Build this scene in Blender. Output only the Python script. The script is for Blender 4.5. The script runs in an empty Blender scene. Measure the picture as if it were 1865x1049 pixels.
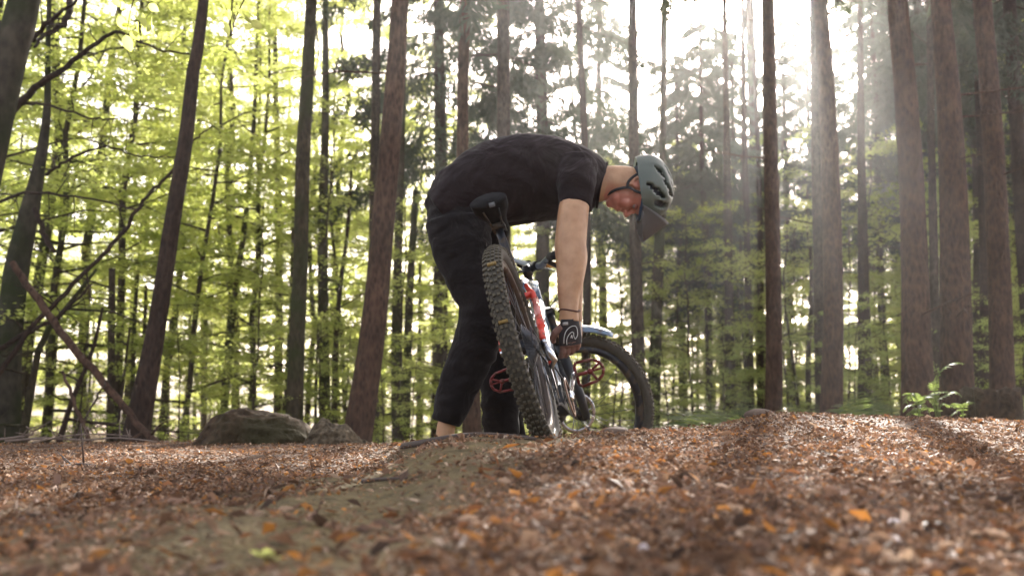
import bpy, math, random
import numpy as np
from mathutils import Vector, Matrix

random.seed(7)
RNG = np.random.default_rng(7)
C = bpy.context.scene.collection
S = bpy.context.scene

# ------------------------------------------------------------------ camera, sky, sun, exposure
PITCH = math.radians(6.5)
F = 1813.0                                   # focal length in pixels of an 1865 px wide frame
cam_d = bpy.data.cameras.new('camera')
cam = bpy.data.objects.new('camera', cam_d); C.objects.link(cam)
cam.location = (0, 0, 0); cam.rotation_euler = (math.pi/2 + PITCH, 0, 0)
cam_d.sensor_width = 36; cam_d.lens = 35.0
cam_d.clip_start = 0.05; cam_d.clip_end = 1000
cam_d.dof.use_dof = True; cam_d.dof.focus_distance = 3.85; cam_d.dof.aperture_fstop = 2.8
S.camera = cam

SUN_AZ = math.radians(15.5); SUN_EL = math.radians(27)
W = bpy.data.worlds.new('World'); S.world = W; W.use_nodes = True
wn = W.node_tree.nodes; wl = W.node_tree.links; wn.clear()
sky = wn.new('ShaderNodeTexSky'); sky.sky_type = 'NISHITA'; sky.sun_disc = False
sky.sun_elevation = SUN_EL; sky.sun_rotation = SUN_AZ
sky.air_density = .8; sky.dust_density = 5.0; sky.ozone_density = .6
bg = wn.new('ShaderNodeBackground'); bg.inputs[1].default_value = 0.15
wo = wn.new('ShaderNodeOutputWorld')
hs = wn.new('ShaderNodeHueSaturation'); hs.inputs['Saturation'].default_value = .55
tint = wn.new('ShaderNodeVectorMath'); tint.operation = 'MULTIPLY'; tint.inputs[1].default_value = (1.07, 1.0, .96)   # added warm filter on the sky colour, against blue shade
wl.new(sky.outputs[0], hs.inputs['Color']); wl.new(hs.outputs[0], tint.inputs[0]); wl.new(tint.outputs[0], bg.inputs[0]); wl.new(bg.outputs[0], wo.inputs[0])
sd = bpy.data.lights.new('sun', 'SUN'); sd.energy = 5.0; sd.angle = math.radians(0.5); sd.color = (1, .945, .87)
sun = bpy.data.objects.new('sun', sd); C.objects.link(sun)
sun_dir = Vector((math.sin(SUN_AZ)*math.cos(SUN_EL), math.cos(SUN_AZ)*math.cos(SUN_EL), math.sin(SUN_EL)))
sun.rotation_euler = sun_dir.to_track_quat('Z', 'Y').to_euler(); sun.location = sun_dir*60
S.view_settings.view_transform = 'Standard'; S.view_settings.look = 'None'
S.view_settings.exposure = 2.22; S.view_settings.gamma = 1.0
HAZE = .0012; HAZE_G = .82
S.cycles.use_denoising = True
S.cycles.max_bounces = 7; S.cycles.diffuse_bounces = 5; S.cycles.glossy_bounces = 2
S.cycles.transmission_bounces = 6; S.cycles.transparent_max_bounces = 4; S.cycles.volume_bounces = 0
S.cycles.sample_clamp_indirect = 6

def P(px, py, Y):
    """the point of the place at depth Y that the photograph shows at pixel px, py"""
    u = (px-932.5)/F; v = (524.5-py)/F
    d = np.array([u, math.cos(PITCH)-v*math.sin(PITCH), math.sin(PITCH)+v*math.cos(PITCH)])
    return d*(Y/d[1])
def px_of(p):
    x, y, z = p; c, s = math.cos(PITCH), math.sin(PITCH)
    dz = y*c+z*s; up = -y*s+z*c
    return (932.5+F*x/dz, 524.5-F*up/dz)

# ------------------------------------------------------------------ mesh helpers
def mesh(name, verts, faces, mats=(), smooth=True, attr=None):
    me = bpy.data.meshes.new(name)
    if isinstance(faces, np.ndarray):
        v = np.asarray(verts, dtype=np.float32); n = faces.shape[1]
        me.vertices.add(len(v)); me.vertices.foreach_set('co', v.ravel())
        me.loops.add(faces.size); me.loops.foreach_set('vertex_index', faces.ravel().astype(np.int32))
        me.polygons.add(len(faces)); me.polygons.foreach_set('loop_start', np.arange(0, faces.size, n, dtype=np.int32))
        me.update(calc_edges=True)
    else:
        me.from_pydata([tuple(map(float, p)) for p in verts], [], faces); me.update()
    me.polygons.foreach_set('use_smooth', [smooth]*len(me.polygons))
    if attr is not None:
        a = me.attributes.new('tone', 'FLOAT_COLOR', 'FACE')
        a.data.foreach_set('color', np.asarray(attr, dtype=np.float32).ravel())
    for m in mats if isinstance(mats, (list, tuple)) else [mats]:
        me.materials.append(m)
    return me

def obj(name, me, parent=None, label=None, cat=None, group=None, kind=None, loc=None, rot=None):
    o = bpy.data.objects.new(name, me); C.objects.link(o)
    if parent is not None: o.parent = parent
    if loc is not None: o.location = loc
    if rot is not None: o.rotation_euler = rot
    for k, v in (('label', label), ('category', cat), ('group', group), ('kind', kind)):
        if v: o[k] = v
    return o

class MB:
    """collects shapes of one part"""
    def __init__(s): s.v = []; s.f = []
    def add(s, v, f):
        n = len(s.v); s.v += [tuple(map(float, p)) for p in v]; s.f += [tuple(i+n for i in q) for q in f]; return s
    def tube(s, pts, rad, n=10, up=None, cap=True):
        """rad: float, list of floats or list of (ra, rb); ra along the reference axis, rb across"""
        pts = [Vector(p) for p in pts]; k = len(pts)
        if not isinstance(rad, (list, tuple)): rad = [rad]*k
        rad = [(r, r) if not isinstance(r, (list, tuple)) else r for r in rad]
        v = []; f = []; prev = Vector(up) if up is not None else None
        for i, p in enumerate(pts):
            t = (pts[min(i+1, k-1)]-pts[max(i-1, 0)]).normalized()
            if prev is None:
                prev = Vector((0, 0, 1)) if abs(t.z) < .9 else Vector((1, 0, 0))
            a = (prev-t*prev.dot(t)).normalized(); b = t.cross(a)
            if up is None: prev = a
            for j in range(n):
                th = 2*math.pi*j/n
                v.append(p+a*math.cos(th)*rad[i][0]+b*math.sin(th)*rad[i][1])
        for i in range(k-1):
            for j in range(n):
                f.append((i*n+j, i*n+(j+1) % n, (i+1)*n+(j+1) % n, (i+1)*n+j))
        if cap:
            f.append(tuple(range(n))[::-1]); f.append(tuple((k-1)*n+j for j in range(n)))
        return s.add(v, f)
    def box(s, c, size, R=None):
        c = Vector(c); v = []
        for x in (-1, 1):
            for y in (-1, 1):
                for z in (-1, 1):
                    q = Vector((x*size[0]/2, y*size[1]/2, z*size[2]/2))
                    v.append(c+(R @ q if R is not None else q))
        return s.add(v, [(0, 1, 3, 2), (4, 6, 7, 5), (0, 4, 5, 1), (2, 3, 7, 6), (0, 2, 6, 4), (1, 5, 7, 3)])
    def ball(s, c, r, R=None, n=14, m=9):
        c = Vector(c); r = r if isinstance(r, (list, tuple)) else (r, r, r); v = []; f = []
        for i in range(m+1):
            th = math.pi*(.02+.96*i/m)
            for j in range(n):
                ph = 2*math.pi*j/n
                q = Vector((r[0]*math.sin(th)*math.cos(ph), r[1]*math.sin(th)*math.sin(ph), r[2]*math.cos(th)))
                v.append(c+(R @ q if R is not None else q))
        for i in range(m):
            for j in range(n): f.append((i*n+j, (i+1)*n+j, (i+1)*n+(j+1) % n, i*n+(j+1) % n))
        f.append(tuple(range(n))); f.append(tuple(m*n+j for j in range(n))[::-1])
        return s.add(v, f)
    def ring(s, c, axis, R, r, n=40, m=8):
        """torus; r float or (radial, axial)"""
        r = r if isinstance(r, (list, tuple)) else (r, r)
        ax = Vector(axis).normalized(); a = ax.orthogonal().normalized(); b = ax.cross(a); c = Vector(c); v = []; f = []
        for i in range(n):
            d = a*math.cos(2*math.pi*i/n)+b*math.sin(2*math.pi*i/n)
            for j in range(m):
                t = 2*math.pi*j/m
                v.append(c+d*(R+r[0]*math.cos(t))+ax*r[1]*math.sin(t))
        for i in range(n):
            for j in range(m): f.append((i*m+j, ((i+1) % n)*m+j, ((i+1) % n)*m+(j+1) % m, i*m+(j+1) % m))
        return s.add(v, f)
    def mesh(s, name, mats, smooth=True): return mesh(name, s.v, s.f, mats, smooth)
    def obj(s, name, mats, parent=None, smooth=True, **k): return obj(name, s.mesh(name, mats, smooth), parent, **k)

def curve(pts, n):
    """smooth points through pts (Catmull-Rom), works on any dimension"""
    p = np.asarray(pts, float); k = len(p); out = []
    for s in np.linspace(0, k-1, n):
        i = min(int(s), k-2); t = s-i
        a, b, c, d = p[max(i-1, 0)], p[i], p[i+1], p[min(i+2, k-1)]
        out.append(.5*((2*b)+(c-a)*t+(2*a-5*b+4*c-d)*t*t+(3*b-a-3*c+d)*t**3))
    return np.array(out)

# ------------------------------------------------------------------ materials
def mat(name):
    m = bpy.data.materials.new(name); m.use_nodes = True; m.node_tree.nodes.clear(); return m, m.node_tree.nodes, m.node_tree.links
def plain(name, col, rough=.5, metal=0., spec=.5, noise=0., scale=60., bump=0., coat=0., trans=0.):
    m, N, L = mat(name)
    b = N.new('ShaderNodeBsdfPrincipled'); o = N.new('ShaderNodeOutputMaterial'); L.new(b.outputs[0], o.inputs[0])
    b.inputs['Base Color'].default_value = (*col, 1); b.inputs['Roughness'].default_value = rough
    b.inputs['Metallic'].default_value = metal; b.inputs['Specular IOR Level'].default_value = spec
    b.inputs['Coat Weight'].default_value = coat
    if noise or bump:
        tc = N.new('ShaderNodeTexCoord'); n = N.new('ShaderNodeTexNoise'); n.inputs['Scale'].default_value = scale
        n.inputs['Detail'].default_value = 5; L.new(tc.outputs['Object'], n.inputs[0])
        if noise:
            r = N.new('ShaderNodeMix'); r.data_type = 'RGBA'
            r.inputs[6].default_value = (*[c*(1-noise) for c in col], 1); r.inputs[7].default_value = (*[min(1, c*(1+noise)) for c in col], 1)
            L.new(n.outputs[0], r.inputs[0]); L.new(r.outputs[2], b.inputs['Base Color'])
        if bump:
            u = N.new('ShaderNodeBump'); u.inputs['Strength'].default_value = bump; u.inputs['Distance'].default_value = .01
            L.new(n.outputs[0], u.inputs['Height']); L.new(u.outputs[0], b.inputs['Normal'])
    return m
def bark(name, dark, light, sc=1.0, moss=None, rough_bump=.8, stretch=.38):
    m, N, L = mat(name)
    b = N.new('ShaderNodeBsdfPrincipled'); o = N.new('ShaderNodeOutputMaterial'); L.new(b.outputs[0], o.inputs[0])
    b.inputs['Roughness'].default_value = .9; b.inputs['Specular IOR Level'].default_value = .2
    tc = N.new('ShaderNodeTexCoord'); mp = N.new('ShaderNodeMapping'); mp.inputs['Scale'].default_value = (1, 1, stretch)
    L.new(tc.outputs['Object'], mp.inputs[0])
    n = N.new('ShaderNodeTexNoise'); n.inputs['Scale'].default_value = 32*sc; n.inputs['Detail'].default_value = 6; n.inputs['Roughness'].default_value = .65
    L.new(mp.outputs[0], n.inputs[0])
    v = N.new('ShaderNodeTexVoronoi'); v.inputs['Scale'].default_value = 34*sc; L.new(mp.outputs[0], v.inputs[0])
    ad = N.new('ShaderNodeMath'); ad.operation = 'MULTIPLY_ADD'; L.new(v.outputs['Distance'], ad.inputs[0]); ad.inputs[1].default_value = .5; L.new(n.outputs[0], ad.inputs[2])
    r = N.new('ShaderNodeValToRGB'); r.color_ramp.elements[0].position = .45; r.color_ramp.elements[0].color = (*dark, 1)
    r.color_ramp.elements[1].position = .95; r.color_ramp.elements[1].color = (*light, 1); L.new(ad.outputs[0], r.inputs[0])
    n3 = N.new('ShaderNodeTexNoise'); n3.inputs['Scale'].default_value = 3.5; n3.inputs['Detail'].default_value = 4; L.new(tc.outputs['Object'], n3.inputs[0])
    r3 = N.new('ShaderNodeMapRange'); r3.inputs[1].default_value = .3; r3.inputs[2].default_value = .7; r3.inputs[3].default_value = .72; r3.inputs[4].default_value = 1.22; L.new(n3.outputs[0], r3.inputs[0])
    m3 = N.new('ShaderNodeVectorMath'); m3.operation = 'SCALE'; L.new(r.outputs[0], m3.inputs[0]); L.new(r3.outputs[0], m3.inputs['Scale'])
    out = m3.outputs[0]
    if moss:
        n2 = N.new('ShaderNodeTexNoise'); n2.inputs['Scale'].default_value = 2.2; n2.inputs['Detail'].default_value = 5; L.new(tc.outputs['Object'], n2.inputs[0])
        r2 = N.new('ShaderNodeValToRGB'); r2.color_ramp.elements[0].position = .45; r2.color_ramp.elements[1].position = .62; L.new(n2.outputs[0], r2.inputs[0])
        mx = N.new('ShaderNodeMix'); mx.data_type = 'RGBA'; L.new(r2.outputs[0], mx.inputs[0]); L.new(out, mx.inputs[6]); mx.inputs[7].default_value = (*moss, 1); out = mx.outputs[2]
    L.new(out, b.inputs['Base Color'])
    u = N.new('ShaderNodeBump'); u.inputs['Strength'].default_value = rough_bump; u.inputs['Distance'].default_value = .03
    L.new(ad.outputs[0], u.inputs['Height']); L.new(u.outputs[0], b.inputs['Normal'])
    return m
def leaf_mat(name, c1, c2, t1, t2, tw=.5):
    """thin leaves: part of the light is reflected, part comes through; the tone attribute varies leaf by leaf"""
    m, N, L = mat(name)
    at = N.new('ShaderNodeAttribute'); at.attribute_name = 'tone'
    def mix(a, b_):
        x = N.new('ShaderNodeMix'); x.data_type = 'RGBA'; x.inputs[6].default_value = (*a, 1); x.inputs[7].default_value = (*b_, 1)
        L.new(at.outputs['Fac'], x.inputs[0]); return x.outputs[2]
    d = N.new('ShaderNodeBsdfDiffuse'); t = N.new('ShaderNodeBsdfTranslucent'); L.new(mix(c1, c2), d.inputs[0]); L.new(mix(t1, t2), t.inputs[0])
    g = N.new('ShaderNodeBsdfGlossy'); g.inputs['Roughness'].default_value = .45; g.inputs[0].default_value = (.6, .6, .6, 1)
    a = N.new('ShaderNodeMixShader'); a.inputs[0].default_value = tw; L.new(d.outputs[0], a.inputs[1]); L.new(t.outputs[0], a.inputs[2])
    b = N.new('ShaderNodeMixShader'); b.inputs[0].default_value = .05; L.new(a.outputs[0], b.inputs[1]); L.new(g.outputs[0], b.inputs[2])
    o = N.new('ShaderNodeOutputMaterial'); L.new(b.outputs[0], o.inputs[0]); return m

M = {}
M['spruce_bark'] = bark('spruce_bark', (.034, .019, .012), (.10, .055, .034))
M['grey_bark'] = bark('grey_bark', (.026, .018, .012), (.085, .06, .042))
M['moss_bark'] = bark('moss_bark', (.026, .02, .011), (.08, .058, .033), moss=(.04, .044, .013))
M['beech_bark'] = bark('beech_bark', (.032, .026, .018), (.075, .062, .042), sc=.5, moss=(.03, .036, .012), rough_bump=.3, stretch=.6)
M['dark_bark'] = bark('dark_bark', (.022, .014, .010), (.06, .036, .024))
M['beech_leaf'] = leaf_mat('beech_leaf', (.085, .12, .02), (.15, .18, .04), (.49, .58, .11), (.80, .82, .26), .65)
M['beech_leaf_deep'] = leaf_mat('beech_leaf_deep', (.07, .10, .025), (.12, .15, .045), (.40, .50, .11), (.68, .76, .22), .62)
M['spruce_needle'] = leaf_mat('spruce_needle', (.03, .045, .025), (.06, .07, .04), (.05, .07, .03), (.10, .12, .06), .3)
M['fern'] = leaf_mat('fern', (.055, .08, .022), (.09, .12, .04), (.16, .23, .05), (.30, .36, .10), .45)

# ------------------------------------------------------------------ terrain
CREST = np.array([(-900, 7.5, 812), (-300, 7, 812), (0, 7, 808), (250, 7, 805), (450, 6.8, 804), (620, 6.2, 808), (705, 4.5, 812), (780, 3.4, 803), (860, 3.3, 790), (1000, 3.2, 797),
                  (1100, 3.3, 785), (1190, 3.5, 783), (1300, 3.8, 777), (1345, 4.0, 765), (1400, 4.2, 752), (1560, 4.5, 760), (1865, 5, 768), (2300, 6, 772), (3000, 7, 770)], float)
CT = (CREST[:, 0]-932.5)/F; CD = CREST[:, 1]
CZ = np.array([P(a, b, c)[2] for a, c, b in CREST])
DROP = np.interp(CREST[:, 0], [0, 640, 780, 1100, 1200, 1300, 1450, 1900], [.10, .15, .9, .9, .6, .4, .35, .25])
def vnoise(x, y, s, seed=0):
    """smooth value noise"""
    x = np.asarray(x, float)/s+100; y = np.asarray(y, float)/s+100
    xi = np.floor(x).astype(int); yi = np.floor(y).astype(int); fx = x-xi; fy = y-yi
    fx = fx*fx*(3-2*fx); fy = fy*fy*(3-2*fy)
    def h(a, b):
        q = np.sin(a*127.1+b*311.7+seed*74.7)*43758.5453; return q-np.floor(q)
    return (h(xi, yi)*(1-fx)+h(xi+1, yi)*fx)*(1-fy)+(h(xi, yi+1)*(1-fx)+h(xi+1, yi+1)*fx)*fy-.5
def terrain(x, y):
    x = np.asarray(x, float); y = np.asarray(y, float)
    t = x/np.maximum(y, .8)
    D = np.interp(t, CT, CD); zc = np.interp(t, CT, CZ); dr = np.interp(t, CT, DROP)
    s = np.clip((y-.9)/(D-.9), 0, 1); s = s*s*(3-2*s)*.5+s*.5
    z1 = -.21+(zc+.21)*s
    e = np.maximum(y-D, 0)
    z2 = zc-dr*(1-np.exp(-e*(.22/np.maximum(dr, .3))*1.0-e*e*.02))-.03*np.minimum(e, 60)
    z = np.where(y < D, z1, z2)
    near = np.clip((y-.3)/1.2, 0, 1)
    am = np.where(y < D, 1-.75*np.exp(-((y-D)/.5)**2), np.clip(.25+e*.12, 0, 1))
    z = z+am*near*(.035*vnoise(x, y, .55, 1)+.022*vnoise(x, y, .22, 2)+.012*vnoise(x, y, .09, 3))
    z = z+np.clip((y-12)/20, 0, 1)*.6*vnoise(x, y, 9, 5)
    return z
def tz(x, y): return float(terrain(x, y))

ys = np.concatenate([np.linspace(-30, .4, 14), np.geomspace(.45, 9, 330), np.geomspace(9.2, 220, 80)])
ts = np.concatenate([np.linspace(-3.5, -.75, 30)[:-1], np.linspace(-.75, .75, 420), np.linspace(.75, 3.5, 30)[1:]])
gy, gt = np.meshgrid(ys, ts, indexing='ij')
gx = gt*np.where(gy > .8, gy, .8+(.8-gy)*1.0)
gz = terrain(gx, gy)
nI, nJ = gy.shape
idx = np.arange(nI*nJ).reshape(nI, nJ)
quads = np.stack([idx[:-1, :-1], idx[:-1, 1:], idx[1:, 1:], idx[1:, :-1]], -1).reshape(-1, 4)
def dirt_mask(x, y):
    """the bare worn line of the trail, from the near left up to the crest by the rear wheel"""
    c = np.interp(y, [.6, 1.2, 1.5, 2.0, 2.8, 3.3, 4.2], [-.30, -.32, -.32, -.34, -.24, -.06, .12])
    w = np.interp(y, [.6, 1.2, 2.0, 3.3, 4.2], [.15, .22, .34, .40, .5])
    left = .62*np.clip((-.12-x-.10*y)/.25, 0, 1)*np.clip((2.6-y)/.8, 0, 1)
    return np.maximum(np.exp(-((x-c)/w)**4), left)*(1.05+.9*vnoise(x, y, .18, 9)+.5*vnoise(x, y, .06, 10))
m, N, L = mat('forest_floor')
b = N.new('ShaderNodeBsdfPrincipled'); o = N.new('ShaderNodeOutputMaterial'); L.new(b.outputs[0], o.inputs[0]); b.inputs['Roughness'].default_value = .85
b.inputs['Specular IOR Level'].default_value = .25
tc = N.new('ShaderNodeTexCoord')
v = N.new('ShaderNodeTexVoronoi'); v.inputs['Scale'].default_value = 70; L.new(tc.outputs['Object'], v.inputs[0])
r = N.new('ShaderNodeValToRGB'); els = r.color_ramp.elements
els[0].color = (.045, .03, .022, 1); els[1].color = (.20, .12, .075, 1); els[1].position = 1
for p_, c_ in ((.3, (.10, .055, .034, 1)), (.55, (.15, .075, .03, 1)), (.8, (.11, .08, .06, 1))):
    e = els.new(p_); e.color = c_
sp = N.new('ShaderNodeSeparateColor'); L.new(v.outputs['Color'], sp.inputs[0]); L.new(sp.outputs[0], r.inputs[0])
n = N.new('ShaderNodeTexNoise'); n.inputs['Scale'].default_value = 24; n.inputs['Detail'].default_value = 8; L.new(tc.outputs['Object'], n.inputs[0])
r2 = N.new('ShaderNodeValToRGB'); r2.color_ramp.elements[0].color = (.066, .048, .020, 1); r2.color_ramp.elements[1].color = (.18, .132, .058, 1)
r2.color_ramp.elements[0].position = .3; r2.color_ramp.elements[1].position = .7
L.new(n.outputs[0], r2.inputs[0])
at = N.new('ShaderNodeAttribute'); at.attribute_name = 'tone'
mx = N.new('ShaderNodeMix'); mx.data_type = 'RGBA'; L.new(at.outputs['Fac'], mx.inputs[0]); L.new(r.outputs[0], mx.inputs[6]); L.new(r2.outputs[0], mx.inputs[7])
L.new(mx.outputs[2], b.inputs['Base Color'])
u = N.new('ShaderNodeBump'); u.inputs['Strength'].default_value = .9; u.inputs['Distance'].default_value = .012
sm = N.new('ShaderNodeMath'); sm.operation = 'ADD'; L.new(n.outputs[0], sm.inputs[0]); L.new(v.outputs['Distance'], sm.inputs[1]); L.new(sm.outputs[0], u.inputs['Height']); L.new(u.outputs[0], b.inputs['Normal'])
fc_ = np.stack([gx[:-1, :-1], gy[:-1, :-1]], -1).reshape(-1, 2)
dm = np.clip(dirt_mask(fc_[:, 0], fc_[:, 1]), 0, 1)*(fc_[:, 1] > .3)
obj('forest_floor', mesh('forest_floor', np.stack([gx, gy, gz], -1).reshape(-1, 3), quads, m, True, np.stack([dm, dm, dm, np.ones_like(dm)], -1)),
    label='uneven forest floor of bare trail soil and leaf litter', kind='structure')

# fallen litter: bud scales, leaf bits and bark chips, each a small bent chip
PAL = np.array([(.13, .075, .05), (  .19, .11, .075), (.10, .055, .035), (.30, .14, .045), (.38, .17, .045), (.26, .17, .12), (.34, .25, .2), (.07, .045, .035), (.22, .10, .05), (.16, .10, .08), (.42, .33, .28)])
PW = np.array([.18, .16, .15, .055, .02, .11, .07, .10, .07, .13, .03]); PW = PW/PW.sum()
def litter(n, y0, y1, size, tmax=.62, power=1.0, dirtkeep=.07, slim=1.0):
    y = y0*(y1/y0)**(RNG.random(n)**power); t = RNG.uniform(-tmax, tmax, n); x = t*y
    keep = RNG.random(n) > np.clip(dirt_mask(x, y), 0, 1)*(1-dirtkeep)
    x, y = x[keep], y[keep]; n = len(x)
    z = terrain(x, y)
    L_ = size*RNG.uniform(.5, 1.5, n); Wd = L_*RNG.uniform(.3, .75, n)*slim
    a = RNG.uniform(0, 2*np.pi, n); tilt = RNG.normal(0, .38, n); roll = RNG.normal(0, .38, n)
    d = np.stack([np.cos(a)*np.cos(tilt), np.sin(a)*np.cos(tilt), np.sin(tilt)], -1)
    s = np.stack([-np.sin(a)*np.cos(roll), np.cos(a)*np.cos(roll), np.sin(roll)], -1)
    nn = np.cross(d, s); bend = RNG.uniform(-.25, .45, n)
    c = np.stack([x, y, z+.004+L_*.22*np.abs(np.sin(tilt))+RNG.uniform(0, .006, n)], -1)
    h = lambda q, k: c+d*(L_*q)[:, None]+s*(Wd*k)[:, None]
    up = nn*(L_*bend)[:, None]
    v = np.stack([h(-.5, 0), h(-.1, .5)+up*.5, h(.5, .1)-up*.2, h(.1, -.45)+up*.5, h(0, 0)-up*.3], 1)
    base = np.arange(n)[:, None]*5
    f = np.concatenate([base+np.array([0, 4, 1]), base+np.array([4, 2, 1]), base+np.array([0, 3, 4]), base+np.array([4, 3, 2])], 0)
    col = np.clip(PAL[RNG.choice(len(PAL), n, p=PW)]*np.array([1.30, 1.24, 1.05])*RNG.uniform(.65, 1.3, n)[:, None]*(1+.7*vnoise(x, y, .3, 40))[:, None], 0, .75)
    col = np.concatenate([col, np.ones((n, 1))], 1)
    return v.reshape(-1, 3), f, np.tile(col, (4, 1))
m, N, L = mat('litter')
at = N.new('ShaderNodeAttribute'); at.attribute_name = 'tone'
b = N.new('ShaderNodeBsdfPrincipled'); b.inputs['Roughness'].default_value = .68; b.inputs['Specular IOR Level'].default_value = .22; L.new(at.outputs['Color'], b.inputs['Base Color'])
t_ = N.new('ShaderNodeBsdfTranslucent'); L.new(at.outputs['Color'], t_.inputs[0]); ms = N.new('ShaderNodeMixShader'); ms.inputs[0].default_value = .25
L.new(b.outputs[0], ms.inputs[1]); L.new(t_.outputs[0], ms.inputs[2]); o = N.new('ShaderNodeOutputMaterial'); L.new(ms.outputs[0], o.inputs[0])
parts_ = [litter(115000, .75, 3.6, .0100), litter(90000, 2.2, 9, .015), litter(3200, .8, 5.5, .032, dirtkeep=.08), litter(9000, .75, 5.5, .034, dirtkeep=.25, slim=.11)]
vs = []; fs = []; cs = []; k = 0
for v_, f_, c_ in parts_: vs.append(v_); fs.append(f_+k); cs.append(c_); k += len(v_)
obj('leaf_litter', mesh('leaf_litter', np.concatenate(vs), np.concatenate(fs), m, False, np.concatenate(cs)), kind='stuff', cat='leaf litter',
    label='brown and orange leaf bits and bud scales strewn over the ground')
# ------------------------------------------------------------------ trees
def trunk_obj(parent, pts, rad, material, seed=0, n=18, flare=.35, knots=0, name='trunk', stubs=0, base_z=None):
    """a tapered, slightly irregular stem through pts (thing's own coordinates) with root flare and dead branch stubs"""
    rs = random.Random(seed); pts = np.asarray(pts, float); rad = np.asarray(rad, float)
    cum = np.concatenate([[0], np.cumsum(np.linalg.norm(np.diff(pts, axis=0), axis=1))]); LEN = cum[-1]
    K = max(10, int(LEN/.22)); s = np.linspace(0, LEN, min(K, 70))
    sm = curve(pts, 60); cs2 = np.concatenate([[0], np.cumsum(np.linalg.norm(np.diff(sm, axis=0), axis=1))]); cs2 *= LEN/cs2[-1]
    c = np.stack([np.interp(s, cs2, sm[:, i]) for i in range(3)], -1); r = np.interp(s, cum, rad)
    r = r*(1+flare*np.exp(-s/.35)) if flare else r
    ph = rs.uniform(0, 6)
    th = np.linspace(0, 2*np.pi, n, endpoint=False)
    lob = 1+flare*.35*np.sin(4*th[None, :]+ph)*np.exp(-s/.35)[:, None]+.035*np.sin(3*th[None, :]+ph+s[:, None]*.7)
    lob = lob+.05*vnoise(th[None, :]*3+seed, s[:, None]*4+seed*3, 1.0, seed)+.03*vnoise(th[None, :]*9+seed, s[:, None]*14, 1.0, seed+3)
    T = np.gradient(c, axis=0); T /= np.linalg.norm(T, axis=1)[:, None]
    A = np.cross(T, np.array([0, 1.0, 0])); A /= np.maximum(np.linalg.norm(A, axis=1), 1e-6)[:, None]; B = np.cross(T, A)
    v = c[:, None, :]+(A[:, None, :]*np.cos(th)[None, :, None]+B[:, None, :]*np.sin(th)[None, :, None])*(r[:, None]*lob)[:, :, None]
    mb = MB(); f = []
    k = len(s)
    for i in range(k-1):
        for j in range(n): f.append((i*n+j, i*n+(j+1) % n, (i+1)*n+(j+1) % n, (i+1)*n+j))
    f.append(tuple((k-1)*n+j for j in range(n)))
    mb.add(v.reshape(-1, 3), f)
    for q in range(stubs):
        i = rs.randint(int(k*.12), k-2); a = rs.uniform(0, 2*math.pi); d = Vector((math.cos(a), math.sin(a), rs.uniform(-.15, .25)))
        ln = rs.choice([.12, .25, .5, .9, 1.3])*rs.uniform(.6, 1.2); st = Vector(c[i])+d*r[i]*.6
        p2 = [st, st+d*ln*.5+Vector((0, 0, rs.uniform(-.04, .04))), st+d*ln+Vector((0, 0, rs.uniform(-.2, .1)*ln))]
        mb.tube(p2, [.013, .009, .003], 4, cap=False)
        if ln > .45:
            for e in range(rs.randint(2, 5)):
                g = rs.uniform(.35, .9); s0 = st+d*ln*g; d2 = (d+Vector((rs.uniform(-1, 1), rs.uniform(-1, 1), rs.uniform(-.6, .4)))).normalized()
                mb.tube([s0, s0+d2*ln*rs.uniform(.2, .4)], [.005, .002], 3, cap=False)
    return mb.obj(name, material, parent)

def leaf_quads(c, d, nrm, ln, wd):
    """arrays of leaves: centre, direction, normal, length, width -> verts (n*4), quads"""
    s = np.cross(nrm, d); s /= np.maximum(np.linalg.norm(s, axis=1), 1e-6)[:, None]
    d = d/np.linalg.norm(d, axis=1)[:, None]
    fold = np.cross(d, s)
    v = np.stack([c-d*ln[:, None]*.5, c+s*wd[:, None]*.5+fold*wd[:, None]*.12-d*ln[:, None]*.05, c+d*ln[:, None]*.5, c-s*wd[:, None]*.5+fold*wd[:, None]*.12-d*ln[:, None]*.05], 1)
    return v.reshape(-1, 3), np.arange(len(c)*4).reshape(-1, 4)
def tones(n, lo=0, hi=1):
    t = RNG.uniform(lo, hi, n); return np.stack([t, t, t, np.ones(n)], -1)

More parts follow.
